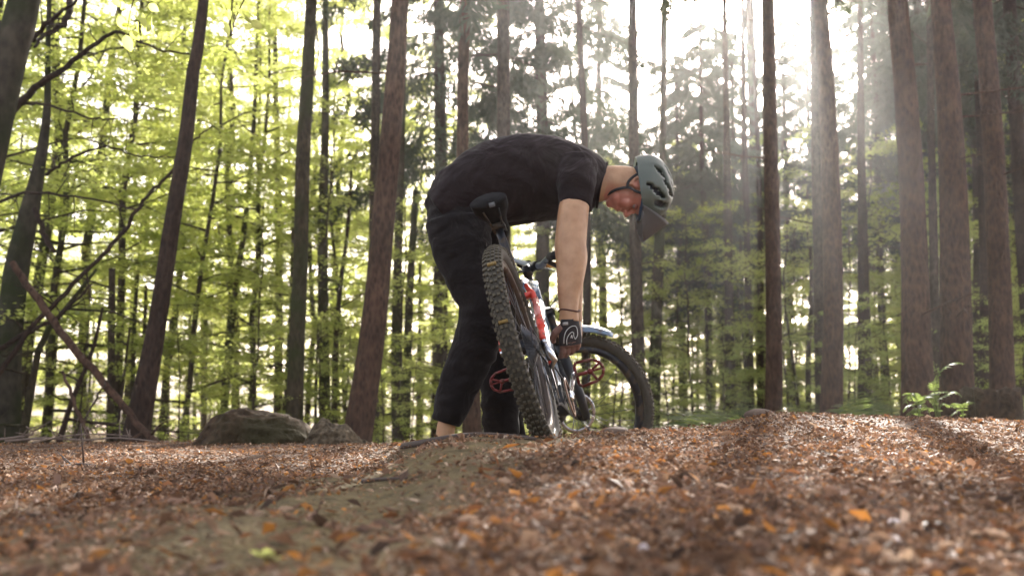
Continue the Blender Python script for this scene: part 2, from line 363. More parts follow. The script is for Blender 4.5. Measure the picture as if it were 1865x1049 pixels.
def beech_variant(seed, H, h0, spread, nl, leaf=.07, per=330, trunk_r=.07, flat=.9):
    """returns (trunk mesh, crown mesh): limbs in layers, each a nearly level spray of leaves"""
    rs = random.Random(seed); g = np.random.default_rng(seed)
    mb = MB(); tp = [Vector((0, 0, -.6))]
    x = y = 0
    for i in range(1, 9):
        z = H*i/8; x += rs.uniform(-.12, .12)*H/8; y += rs.uniform(-.12, .12)*H/8; tp.append(Vector((x, y, z)))
    mb.tube(tp, [.68*trunk_r*(1.25-.105*i*1.0) if i else trunk_r*.95 for i in range(9)], 8, cap=False)
    cc = []; dd = []; nn = []; tn = []
    for b_ in range(nl):
        h = h0+(H-h0)*((b_+rs.random())/nl); q = h/H*8; i = min(int(q), 7); p0 = tp[i].lerp(tp[i+1], q-i)
        az = b_*2.4+rs.uniform(-.5, .5); k = 1-.55*max(0, (h-h0)/(H-h0))**1.5
        ln = spread*k*rs.uniform(.6, 1.15); rise = rs.uniform(.05, .55)
        dv = Vector((math.cos(az), math.sin(az), rise)); pts = [p0]
        for e in range(1, 6):
            u_ = e/5; pts.append(p0+Vector((dv.x, dv.y, 0))*ln*u_+Vector((0, 0, rise*ln*u_-.28*ln*u_*u_+rs.uniform(-.05, .05)))+Vector((rs.uniform(-.08, .08), rs.uniform(-.08, .08), 0))*ln*.6)
        mb.tube(pts, [.014*ln/2+.003, .011*ln/2+.002, .008*ln/2, .005, .003, .002], 4, cap=False)
        pa = np.array([tuple(p) for p in pts]); n = int(per*ln/2*1.25)
        # side twigs in the layer
        ntw = 12; tw_u = g.uniform(.2, 1, ntw); tw_a = g.choice([-1, 1], ntw)*g.uniform(.5, 1.1, ntw); tw_l = ln*g.uniform(.18, .42, ntw)*(1.2-.5*tw_u)
        k_ = g.integers(0, ntw, n); w = g.random(n)**.8
        base = np.stack([np.interp(tw_u[k_], np.linspace(0, 1, 6), pa[:, i_]) for i_ in range(3)], -1)
        an = az+tw_a[k_]; dr = np.stack([np.cos(an), np.sin(an), np.zeros(n)], -1)
        c = base+dr*(tw_l[k_]*w)[:, None]+g.normal(0, 1, (n, 3))*np.array([.05, .05, .035])*(1+ln*.12)
        c[:, 2] -= .12*(tw_l[k_]*w)**2+.03
        ld = dr+g.normal(0, .7, (n, 3))*np.array([1, 1, .35]); nv = np.array([0, 0, 1.0])*flat+g.normal(0, .38, (n, 3))
        cc.append(c); dd.append(ld); nn.append(nv); tn.append(np.clip(g.normal(rs.uniform(.3, .7), .22, n), 0, 1))
    c = np.concatenate(cc); n = len(c)
    v, f = leaf_quads(c, np.concatenate(dd), np.concatenate(nn), leaf*.80*g.uniform(.7, 1.3, n), leaf*.54*g.uniform(.7, 1.3, n))
    t = np.concatenate(tn); tone = np.stack([t, t, t, np.ones(n)], -1)
    return mb, (v, f, tone)

def spruce_variant(seed, z0, z1, rad, nb, needle=.30, droop=.55, blades=34):
    """drooping spruce boughs between heights z0 and z1, hanging twigs as many slim blades"""
    rs = random.Random(seed); g = np.random.default_rng(seed); mb = MB(); V = []; Fq = []; k = 0
    cc = []; dd = []; nn = []; LL = []; WW = []
    for b_ in range(nb):
        h = z0+(z1-z0)*((b_+rs.random())/nb); az = b_*2.4+rs.uniform(-.4, .4); ln = rad*(1-.6*(h-z0)/(z1-z0))*rs.uniform(.55, 1.15)
        pts = []
        for e in range(7):
            u_ = e/6; pts.append(Vector((math.cos(az)*ln*u_, math.sin(az)*ln*u_, h-droop*ln*(u_**1.4)+.18*ln*max(0, u_-.6)+rs.uniform(-.04, .04))))
        mb.tube(pts, [.022, .018, .014, .011, .008, .005, .003], 4, cap=False)
        pa = np.array([tuple(p) for p in pts]); n = int(blades*ln*5)
        u_ = g.uniform(.15, 1, n); base = np.stack([np.interp(u_, np.linspace(0, 1, 7), pa[:, i]) for i in range(3)], -1)
        side = g.choice([-1, 1], n)*g.uniform(0, .35, n)*ln*(1.15-u_); sv = np.array([-math.sin(az), math.cos(az), 0])
        hang = g.uniform(0, .55, n)*(.3+.7*u_); c = base+sv*side[:, None]; c[:, 2] -= hang*ln*.30+np.abs(side)*.35
        d = np.stack([np.full(n, math.cos(az)*.35), np.full(n, math.sin(az)*.35), -g.uniform(.2, 1.3, n)], -1)+g.normal(0, .4, (n, 3))+sv*np.sign(side)[:, None]*.5
        cc.append(c); dd.append(d); nn.append(g.normal(0, 1, (n, 3))); LL.append(needle*g.uniform(.35, 1.1, n)); WW.append(g.uniform(.018, .05, n))
    c = np.concatenate(cc); n = len(c)
    v, f = leaf_quads(c, np.concatenate(dd), np.concatenate(nn), np.concatenate(LL), np.concatenate(WW))
    return mb, (v, f, tones(n))

# shared crown meshes
def crown_mesh(name, vft, material): return mesh(name, vft[0], vft[1], material, True, vft[2])
beech = []
for i, (H, h0, sp, nl, lf, per, tr) in enumerate([(10, 1.0, 3.0, 44, .085, 360, .08), (13, 2.0, 3.4, 48, .09, 380, .11), (7, .4, 2.4, 36, .08, 330, .05),
                                                   (15, 3.5, 3.6, 46, .10, 380, .13), (4.2, .15, 1.7, 26, .07, 300, .03), (9, .6, 3.2, 40, .09, 360, .07)]):
    mb, vft = beech_variant(50+i, H, h0, sp, nl, lf, per, tr)
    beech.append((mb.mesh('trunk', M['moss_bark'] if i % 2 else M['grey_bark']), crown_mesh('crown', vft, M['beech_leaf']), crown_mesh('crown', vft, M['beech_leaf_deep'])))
far = []
for i in range(3):
    mb, vft = beech_variant(80+i, 17, .3, 4.6, 44, .15, 330, .14)
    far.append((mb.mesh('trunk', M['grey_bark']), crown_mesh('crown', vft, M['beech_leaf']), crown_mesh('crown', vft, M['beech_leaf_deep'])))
spruce_low = []
for i in range(3):
    mb, vft = spruce_variant(20+i, 5.6+i*.8, 17, 3.3, 54, blades=64)
    spruce_low.append((mb, vft))
spruce_low = [(crown_mesh('crown', vft, M['spruce_needle']), mb.mesh('limbs', M['dark_bark'])) for mb, vft in spruce_low]
mb, vft = spruce_variant(33, 9.0, 17, 2.6, 34)
spruce_high = (crown_mesh('crown', vft, M['spruce_needle']), mb.mesh('limbs', M['dark_bark']))

def thing(name, label, cat, loc, group=None, rotz=0, scale=1):
    o = obj(name, None, None, label, cat, group, loc=loc, rot=(0, 0, rotz)); o.empty_display_size = .2
    o.scale = (scale,)*3
    return o

def photo_trunk(name, label, track, D, material, top=13.0, group=None, seed=0, flare=.3, stubs=0, crown=None, n=18, lean_y=0., cat='tree', base_drop=.25):
    """track: (px, py, width px) from the top down, at depth D; carried up to height top and down into the ground"""
    if crown is not None and D >= 14.5: top = 20.5
    pts = []; rad = []
    for (a, b_, w) in track:
        pts.append(P(a, b_, D)); rad.append(w/2/F*D)
    pts = pts[::-1]; rad = rad[::-1]
    # continue up with the same lean, easing to upright
    if top is not None:
        d = pts[-1]-pts[-2]; d = d/d[2]; zt = pts[-1][2]
        h = top-zt
        for q in (.35, .7, 1.0):
            pts.append(pts[-1]+np.array([d[0]*.6*h*.33, 0, h*.33])); rad.append(rad[-1]*.78)
    # continue down into the ground
    b0 = pts[0]; d = pts[0]-pts[1]; d = d/abs(d[2]); gz_ = tz(b0[0], D)
    base = b0+d*max(0.02, b0[2]-gz_)
    loc = (base[0], D, tz(base[0], D))
    pts = [base+np.array([0, 0, -base_drop])]+([base] if b0[2]-gz_ > .08 else [])+pts
    rad = [rad[0]*1.02]+([rad[0]*1.02] if b0[2]-gz_ > .08 else [])+rad
    pts = [p-np.array(loc) for p in pts]
    t = thing(name, label, cat, loc, group)
    trunk_obj(t, pts, rad, material, seed, n=n, flare=flare, stubs=stubs)
    if crown is not None:
        tp = pts[-1]; c = obj('crown', crown[0], t, loc=(tp[0]*.9, tp[1], tp[2]-17)); l_ = obj('limb', crown[1], c); l_['kind'] = 'stuff'
        c.rotation_euler.z = seed*1.3
    return t

SB, GB, MBk, BB, DB = M['spruce_bark'], M['grey_bark'], M['moss_bark'], M['beech_bark'], M['dark_bark']
HI = spruce_high
G1 = 'tall trees whose bare stems rise out of view'
T = photo_trunk
T('spruce_tree', 'thick reddish brown tree trunk leaning beside the bending man, bark lit along one edge', [(728, 0, 33), (715, 200, 38), (700, 380, 42), (680, 600, 46), (652, 792, 52)], 9.3, SB, 14, G1, 1, .25, 8, HI)
T('spruce_tree', 'slim dark tree leaning strongly over the crest with a fallen pole against its foot', [(371, 0, 19), (352, 130, 24), (338, 260, 27), (315, 400, 29), (285, 600, 33), (248, 797, 44)], 8.6, DB, 14, G1, 2, .25, 2, HI)
T('spruce_tree', 'dark tree trunk rising behind the mossy stump mound', [(567, 0, 21), (560, 140, 24), (551, 300, 27), (547, 480, 27), (540, 640, 29), (535, 800, 32)], 11, MBk, 14, G1, 3, .2, 5, HI)
T('spruce_tree', 'narrow trunk half hidden behind the thick reddish leaning tree', [(687, 0, 15), (684, 200, 17), (681, 400, 19), (680, 800, 21)], 15, GB, 16, G1, 4, .2, 14, HI)
T('beech_tree', 'pale thin trunk with leafy twigs between two darker trees, forked low down', [(593, 0, 11), (593, 200, 14), (588, 450, 19), (590, 640, 20), (592, 810, 22)], 16, MBk, 15, G1, 5, .2, 10, HI)
T('spruce_tree', 'straight brown trunk that rises from behind the man\'s lower back', [(847, 0, 20), (843, 200, 22), (845, 420, 24), (856, 640, 30), (860, 810, 36)], 12, SB, 15, G1, 6, .2, 10, HI)
T('spruce_tree', 'dark straight trunk that rises from the top of the man\'s back', [(917, 0, 24), (917, 300, 25), (917, 500, 26), (917, 830, 28)], 13, GB, 15, G1, 7, .2, 12, HI)
T('spruce_tree', 'thin knotty trunk rising behind the man\'s shoulder', [(1054, 0, 12), (1060, 150, 13), (1066, 300, 14), (1069, 500, 15), (1066, 800, 18)], 17, DB, 17, G1, 8, .2, 16, HI)
T('spruce_tree', 'pale grey straight trunk rising just behind the cyclist\'s helmet', [(1152, 0, 16), (1154, 200, 19), (1157, 450, 22), (1162, 640, 25), (1164, 800, 26)], 15, GB, 16, G1, 9, .2, 14, HI)
T('spruce_tree', 'dark narrow trunk a little off the helmet visor', [(1207, 260, 13), (1202, 400, 19), (1196, 560, 21), (1188, 800, 25)], 17, MBk, 12, G1, 10, .2, 10, HI)
T('spruce_tree', 'slim straight trunk behind the ferns past the front wheel', [(1322, 150, 10), (1324, 300, 14), (1327, 520, 17), (1332, 800, 20)], 18, GB, 14, G1, 11, .2, 16, HI)
T('spruce_tree', 'very thin dark stem just behind the stone on the mound', [(1352, 0, 7), (1357, 300, 11), (1363, 560, 14), (1368, 800, 16)], 20, DB, 17, G1, 12, .2, 16, HI)
T('spruce_tree', 'thin dark stem close against a thicker brown trunk above the mound stone', [(1372, 60, 7), (1384, 400, 11), (1385, 800, 13)], 21, DB, 17, G1, 13, .2, 10, HI)
T('spruce_tree', 'straight brown trunk standing on the mound behind the round stone', [(1398, 0, 24), (1402, 200, 26), (1408, 450, 28), (1410, 650, 30), (1408, 790, 33)], 13, SB, 15, G1, 14, .15, 12, HI)
T('spruce_tree', 'bluish grey trunk tucked against the side of a leaning darker one', [(1482, 0, 17), (1486, 200, 19), (1491, 450, 21), (1498, 800, 25)], 14.5, GB, 16, G1, 15, .2, 10, HI)
T('spruce_tree', 'thick dark trunk leaning slightly with a paler trunk tucked against it', [(1493, 0, 26), (1504, 150, 30), (1513, 350, 34), (1518, 550, 36), (1516, 700, 38), (1512, 800, 42)], 11.5, SB, 15, G1, 16, .2, 12, HI)
T('spruce_tree', 'slender trunk with many dead side twigs between two groups of thick trunks', [(1566, 0, 9), (1567, 150, 12), (1569, 330, 16), (1573, 560, 22), (1577, 800, 27)], 16, DB, 17, G1, 17, .2, 26, HI)
T('spruce_tree', 'thick reddish brown trunk that rises behind the fern clump', [(1634, 0, 36), (1648, 150, 40), (1660, 320, 44), (1667, 500, 48), (1670, 650, 53), (1676, 790, 64)], 9.5, SB, 14, G1, 18, .25, 14, HI)
T('spruce_tree', 'narrow grey trunk half hidden by the thick knotty one behind the fern', [(1692, 0, 11), (1697, 300, 14), (1702, 560, 18), (1706, 800, 22)], 14, GB, 16, G1, 19, .2, 22, HI)
T('spruce_tree', 'thick knotty trunk behind the tallest fern frond, beside the old stump', [(1713, 0, 35), (1726, 150, 42), (1735, 320, 48), (1739, 500, 53), (1741, 650, 56), (1744, 790, 64)], 9.8, SB, 14, G1, 20, .25, 22, HI)
T('spruce_tree', 'faint narrow trunk seen between the two outermost thick trunks', [(1765, 0, 9), (1773, 200, 13), (1780, 400, 16), (1783, 800, 18)], 17, GB, 17, G1, 21, .2, 16, HI)
T('spruce_tree', 'dark reddish trunk standing just behind the old stump', [(1789, 0, 33), (1802, 150, 35), (1812, 320, 38), (1820, 520, 40), (1824, 680, 42), (1826, 800, 50)], 10.5, SB, 14, G1, 22, .25, 10, HI)
T('spruce_tree', 'slim dark stem immediately beside the outermost reddish trunk', [(1790, 420, 14), (1793, 600, 18), (1796, 800, 22)], 15, DB, 13, G1, 23, .2, 8, HI)
T('beech_tree', 'thick smooth beech trunk curving out of view high on one side, green with algae', [(46, -10, 56), (28, 60, 62), (6, 150, 66), (-20, 260, 70), (-60, 450, 78), (-90, 800, 90)], 8.5, BB, 12, None, 24, .25, 0)
T('beech_tree', 'mossy upright beech trunk from which the thin crossing branches spread', [(88, 60, 9), (86, 200, 13), (72, 300, 22), (50, 400, 36), (28, 500, 44), (14, 640, 46), (6, 800, 56)], 10, BB, 11, None, 25, .25, 0)
T('broken_tree', 'dead trunk snapped off short, ragged top, beside the man\'s hip', [(757, 347, 12), (753, 420, 13), (745, 560, 15), (738, 800, 18)], 17, MBk, None, None, 26, .2, 4, cat='dead tree')
T('beech_tree', 'greenish narrow trunk between the thick leaning tree and the man', [(733, 200, 12), (727, 400, 15), (722, 600, 19), (724, 820, 22)], 15, MBk, 14, G1, 27, .2, 8, HI)
G2 = 'slim young stems among the bright leaves'
for k_, (tr, D_, lb) in enumerate([
    ([(468, 80, 7), (462, 230, 9), (447, 400, 10), (425, 560, 12), (405, 790, 14)], 17, 'slim curved stem bowing through the bright leaves behind the mossy mound'),
    ([(500, 0, 9), (503, 200, 11), (508, 420, 14), (506, 800, 18)], 21, 'straight grey stem in hazy leaves beside the dark trunk of the mossy mound'),
    ([(476, 0, 5), (470, 350, 8), (466, 560, 9), (452, 800, 10)], 20, 'very thin stem close behind the curved one above the mossy mound'),
    ([(534, 380, 5), (530, 560, 8), (517, 800, 11)], 14, 'dark thin stem crossing close to the trunk behind the mossy mound'),
    ([(640, 310, 5), (632, 430, 7), (622, 500, 8), (612, 620, 10), (608, 800, 13)], 14, 'thin dark stem bending towards the pale forked trunk'),
    ([(204, 489, 12), (203, 600, 13), (201, 800, 15)], 12, 'short dark snapped trunk behind the leaning pole'),
    ([(250, 500, 7), (244, 620, 8), (240, 800, 10)], 14, 'thin upright stem just behind the foot of the slim leaning tree'),
    ([(266, 520, 6), (262, 650, 8), (257, 800, 9)], 15, 'second thin upright stem hard against the slim leaning tree'),
    ([(236, 600, 4), (224, 700, 5), (212, 800, 6)], 11, 'wiry leaning sapling between the short snapped trunk and the leaning tree'),
    ([(176, 490, 5), (112, 572, 9), (78, 615, 11), (62, 680, 12), (42, 800, 16)], 9.5, 'crooked dark sapling sweeping up beside the mossy beech'),
    ([(187, 560, 5), (168, 640, 7), (136, 716, 9), (108, 802, 11)], 10, 'curved sapling crossing under the fallen pole'),
    ([(1476, 450, 6), (1478, 560, 9), (1472, 640, 10), (1473, 800, 12)], 16, 'forked leafy young tree left of the paired trunks'),
    ([(1430, 560, 4), (1447, 680, 6), (1460, 800, 7)], 15, 'leaning wiry sapling beside the trunk behind the stone'),
    ([(1285, 560, 5), (1290, 680, 8), (1293, 800, 10)], 17, 'small green stem rising out of the distant ferns'),
    ([(765, 480, 5), (764, 640, 7), (760, 820, 9)], 19, 'thin stem between the snapped dead trunk and the man\'s leg')]):
    T('sapling', lb.replace('left of', 'beside'), tr, D_, [MBk, DB, GB][k_ % 3], (tr[0][1] < 300 and 11 or None), G2, 40+k_, .15, 7, n=10, cat='young tree')

# dead poles and branches of the photograph, as round wood with thickness
def stick(name, label, cat, tr, D0, D1, material, n=8, group=None, twigs=0, seed=0):
    rs = random.Random(seed); k = len(tr); pts = [P(a, b_, D0+(D1-D0)*i/(k-1)) for i, (a, b_, w) in enumerate(tr)]
    pp = curve(pts, 5*k); rr = curve([[w/2/F*(D0+(D1-D0)*i/(k-1))] for i, (a, b_, w) in enumerate(tr)], 5*k)[:, 0]
    loc = Vector(pp[-1]); mb = MB()
    q = [Vector(p)-loc+Vector((rs.uniform(-1, 1), rs.uniform(-1, 1), rs.uniform(-1, 1)))*.012 for p in pp]
    mb.tube(q, [max(.002, float(r)) for r in rr], n)
    for _ in range(twigs):
        i = rs.randint(3, len(q)-3); d = (q[i+1]-q[i]).normalized(); sd_ = (d.cross(Vector((0, 1, 0)))*rs.choice([-1, 1])+d*rs.uniform(-.8, .8)+Vector((0, rs.uniform(-.4, .4), .2))).normalized(); ln = rs.uniform(.15, .6)
        mb.tube([q[i], q[i]+sd_*ln*.5+Vector((0, 0, rs.uniform(0, .06))), q[i]+sd_*ln+Vector((0, 0, rs.uniform(-.1, .15)))], [rr[i]*.5, rr[i]*.3, .003], 5)
    return mb.obj(name, material, None, label=label, cat=cat, group=group, loc=loc)
stick('fallen_pole', 'long bare fallen pole leaning against the foot of the slim leaning tree', 'dead pole', [(24, 480, 12), (84, 567, 14), (168, 672, 14), (246, 766, 13), (290, 812, 12)], 8.6, 8.0, SB, seed=1, twigs=2)
stick('fallen_pole', 'short thick broken pole hanging high beside the mossy beech', 'dead pole', [(62, 378, 9), (80, 425, 10), (98, 462, 7)], 9.6, 9.4, DB, seed=2)
stick('fallen_pole', 'short thin stick stuck in the ground before the fallen pole', 'dead pole', [(115, 676, 5), (138, 740, 7), (166, 815, 8)], 8.0, 7.4, SB, seed=3)
stick('fallen_pole', 'wiry grey stick crossing the short stuck one', 'dead pole', [(196, 692, 3), (165, 742, 4), (132, 806, 5)], 8.2, 7.6, GB, seed=4)
GBr = 'dark bare branches fanning out of the beeches'
for i_, (tr, lb) in enumerate([
    ([(12, 215, 16), (60, 165, 13), (125, 118, 10), (200, 62, 7), (240, 68, 5), (290, 92, 4), (345, 100, 3)], 'arching dark branch that climbs from the thick beech then dips'),
    ([(20, 130, 14), (60, 70, 11), (95, 35, 8), (135, 5, 6), (180, -30, 5)], 'steep dark branch rising out of view by the thick beech'),
    ([(38, 190, 6), (90, 192, 5), (168, 215, 4), (215, 217, 3)], 'thin level branch below the arching one'),
    ([(84, 318, 7), (110, 300, 6), (145, 282, 5), (198, 268, 4), (246, 284, 3), (320, 286, 2)], 'thin bowed branch reaching towards the slim leaning tree'),
    ([(0, 368, 6), (50, 350, 6), (145, 360, 4), (250, 382, 3)], 'level thin branch at the height of the hung broken pole'),
    ([(352, 228, 3), (334, 262, 4), (313, 312, 6), (278, 345, 6), (246, 390, 7), (210, 440, 8), (160, 490, 8), (95, 560, 9), (55, 600, 9), (-10, 690, 10)], 'very long branch slanting down behind the leaning tree'),
    ([(168, 518, 4), (110, 573, 6), (60, 600, 8), (-10, 640, 10)], 'dark branch curving low out of the mossy beech'),
    ([(130, -10, 14), (118, 40, 12), (80, 66, 8), (62, 88, 5)], 'thick short limb hanging in at the top by the thick beech'),
    ([(392, 228, 2), (368, 245, 3), (346, 262, 4), (338, 288, 5)], 'small forked twig sprouting from the slim leaning tree')]):
    stick('branch', lb, 'branch', tr[::-1], 8.7, 9.6 if i_ != 8 else 8.6, DB, seed=10+i_, twigs=5 if i_ not in (7, 8) else 0, group=GBr)

# leafy young beeches and woodland behind: shared meshes, individual things
def copy_tree(kind, loc, rot, sc, label, group, cat, deep=False, name='beech_tree'):
    o = thing(name, label, cat, loc, group, rot, sc)
    obj('trunk', kind[0], o); obj('crown', kind[2] if deep else kind[1], o)
    return o
def spot(px, D, dz=0): x = (px-932.5)/F*D; return (x, D, tz(x, D)+dz)
rs = random.Random(11)
B_L = 'leafy beeches filling the wood behind'
# hand placed: px, depth, variant, scale, deep
lows = [(-60, 11, 0, .9, 0), (90, 12.5, 5, .9, 0), (215, 15, 0, 1, 0), (330, 14, 2, 1.0, 0), (40, 16, 1, 1, 0), (410, 18, 0, 1, 0), (150, 20, 3, 1, 0), (300, 21, 1, 1, 0), (470, 17, 5, .9, 0), (-130, 17, 1, 1, 0),
        (560, 20, 0, 1, 0), (640, 18, 2, 1.1, 0), (620, 24, 3, .95, 0), (740, 21, 5, .9, 0), (440, 26, 3, 1, 0), (520, 30, 1, 1, 0), (380, 30, 3, 1, 0), (0, 26, 3, 1, 0), (230, 28, 3, 1, 0), (700, 28, 1, 1, 0), (800, 25, 2, 1.1, 1),
        (100, 33, 3, 1, 0), (-200, 24, 3, 1, 0), (580, 14, 4, 1, 0), (720, 13.5, 4, .9, 0), (460, 13, 4, .8, 0), (800, 17, 4, 1, 0), (770, 31, 0, 1.1, 0),
        (870, 24, 4, 1.2, 1), (950, 28, 2, 1, 1), (1050, 24, 4, 1.2, 1), (1110, 30, 2, .9, 1), (1250, 23, 4, 1.3, 1), (1290, 28, 2, 1, 1), (1220, 34, 5, .9, 1), (1440, 22, 4, 1.2, 1), (1460, 28, 2, 1, 1), (1380, 33, 5, .8, 1),
        (1600, 19, 4, 1.4, 1), (1560, 25, 2, 1, 1), (1620, 30, 5, .9, 1), (1720, 22, 2, .9, 1), (1780, 27, 5, 1, 1), (1870, 17, 2, 1.1, 0), (1900, 22, 0, 1, 0), (1960, 26, 1, 1, 0), (1850, 30, 3, 1, 0), (1540, 17, 4, .9, 1), (1760, 17, 4, 1.0, 1), (1680, 26, 4, 1.4, 1), (1160, 21, 4, .9, 1), (880, 19, 2, .9, 1), (930, 23, 5, .75, 1), (1020, 21, 2, .9, 1), (1080, 26, 0, .75, 1), (1140, 23, 2, 1.0, 1), (1180, 27, 5, .8, 1), (1215, 20, 2, .75, 1), (1270, 25, 0, .75, 1), (1310, 22, 2, .85, 1), (1350, 27, 5, .8, 1), (1400, 24, 2, 1.0, 1), (1450, 31, 0, .85, 1), (1500, 21, 2, .85, 1), (1540, 27, 5, .85, 1), (1590, 23, 2, 1.0, 1), (1650, 20, 2, .9, 1), (1690, 31, 0, .95, 1), (1745, 25, 2, 1.1, 1), (1810, 21, 2, 1.0, 1), (1860, 24, 0, .9, 0), (960, 33, 0, 1.0, 1), (1060, 36, 5, 1.1, 1), (1320, 35, 5, 1.1, 1), (1500, 36, 0, 1.1, 1), (1610, 36, 5, 1.2, 1), (850, 21, 4, 1.3, 1), (1120, 18, 4, 1.1, 1), (1265, 17, 4, 1.1, 1), (1345, 18.5, 4, 1.1, 1), (1440, 17, 4, 1.0, 1), (830, 30, 3, .9, 0)]
LAND = [(-80, 'out beyond the thick curving beech'), (60, 'behind the mossy upright beech'), (180, 'behind the fallen leaning pole'), (290, 'behind the slim leaning tree'), (420, 'behind the bowed slim stem'), (535, 'behind the dark trunk of the mossy mound'), (600, 'behind the pale forked trunk'), (690, 'behind the thick reddish leaning tree'),
        (780, 'behind the snapped dead trunk'), (860, "behind the man's legs"), (960, "behind the man's belly"), (1070, 'behind the front wheel'), (1150, 'behind the grey trunk by the helmet'), (1210, 'behind the dark trunk off the visor'), (1290, 'behind the hollow with ferns'), (1360, 'behind the very thin dark stem'), (1410, 'behind the trunk on the mound'), (1500, 'behind the paired leaning trunks'),
        (1575, 'behind the trunk with dead side twigs'), (1665, 'behind the thick reddish trunk past the ferns'), (1738, 'behind the thick knotty trunk'), (1820, 'behind the trunk at the old stump'), (1930, 'out past the old stump')]
def unique_label(px_, D_, what):
    """kind and landmark; finish_labels() then tells those behind one landmark apart by their order in depth"""
    return '%s|%s' % (what, min(LAND, key=lambda q: abs(q[0]-px_))[1])
def finish_labels():
    by = {}
    for o in bpy.data.objects:
        if '|' in str(o.get('label', '')): by.setdefault(o['label'], []).append(o)
    for k, os_ in by.items():
        what, lm = k.split('|'); os_.sort(key=lambda q: q.location.y); n = len(os_)
        names = [''] if n == 1 else ['nearer of the two ', 'farther of the two '] if n == 2 else (['nearest ', 'second nearest ', 'third nearest ', 'fourth nearest ', 'fifth nearest ', 'sixth nearest ', 'seventh nearest '][:n-1]+['farthest '])
        for o, q in zip(os_, names):
            w = what if n != 2 else (what.replace('beech', 'beeches') if 'beeches' not in what and 'seedling' not in what else what.replace('seedling', 'seedlings')).replace('fern', 'ferns')
            o['label'] = '%s%s %s' % (q, w, lm)
for (px_, D_, vi, sc, dp) in lows:
    if dp and D_ > 27 and int(px_) % 4 < 2: continue
    x, y, z = spot(px_, D_)
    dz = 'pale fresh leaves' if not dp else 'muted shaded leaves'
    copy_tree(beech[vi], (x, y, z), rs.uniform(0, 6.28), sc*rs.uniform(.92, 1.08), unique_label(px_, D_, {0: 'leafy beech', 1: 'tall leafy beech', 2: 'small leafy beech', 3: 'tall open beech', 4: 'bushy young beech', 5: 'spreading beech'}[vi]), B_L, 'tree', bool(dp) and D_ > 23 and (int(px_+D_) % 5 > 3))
for r_, (D_, nn_, hs) in enumerate([(38, 13, .9), (48, 15, 1.0), (62, 18, 1.15)]):
    for i in range(nn_):
        px_ = -250+2350*(i+rs.random())/nn_
        x, y, z = spot(px_, D_*rs.uniform(.93, 1.08)); h = hs
        if 860 < px_ < 1800 and r_ == 2 and i % 2: continue
        h *= .85 if r_ else .8
        if 880 < px_ < 1700: h *= rs.uniform(.62, .85)
        copy_tree(far[rs.randint(0, 2)], (x, y, z), rs.uniform(0, 6), h*rs.uniform(.9, 1.1), 'hazy leafy tree far back, one of the wall of foliage that closes the wood', 'hazy far trees closing the wood', 'tree')
# more far slim stems
for i in range(24):
    px_ = rs.uniform(-40, 1900); D_ = rs.uniform(20, 40); x, y, z = spot(px_, D_); H_ = rs.uniform(7, 16)
    o = thing('sapling', 'distant slender bare stem among the leaves, one of many alike', 'young tree', (x, y, z), 'distant slender stems', rs.uniform(0, 6))
    if i < 6:
        trunk_obj(o, [(0, 0, -.3), (rs.uniform(-.2, .2), 0, H_*.4), (rs.uniform(-.5, .5), .2, H_)], [rs.uniform(.05, .075), .045, .02], [MBk, DB, GB][i % 3], 90+i, n=8, flare=.1, stubs=14)
        if i == 0: stems = []
        stems.append(o.children[0].data)
    else:
        obj('trunk', stems[i % 6], o); o.scale = (rs.uniform(.7, 1.3),)*3
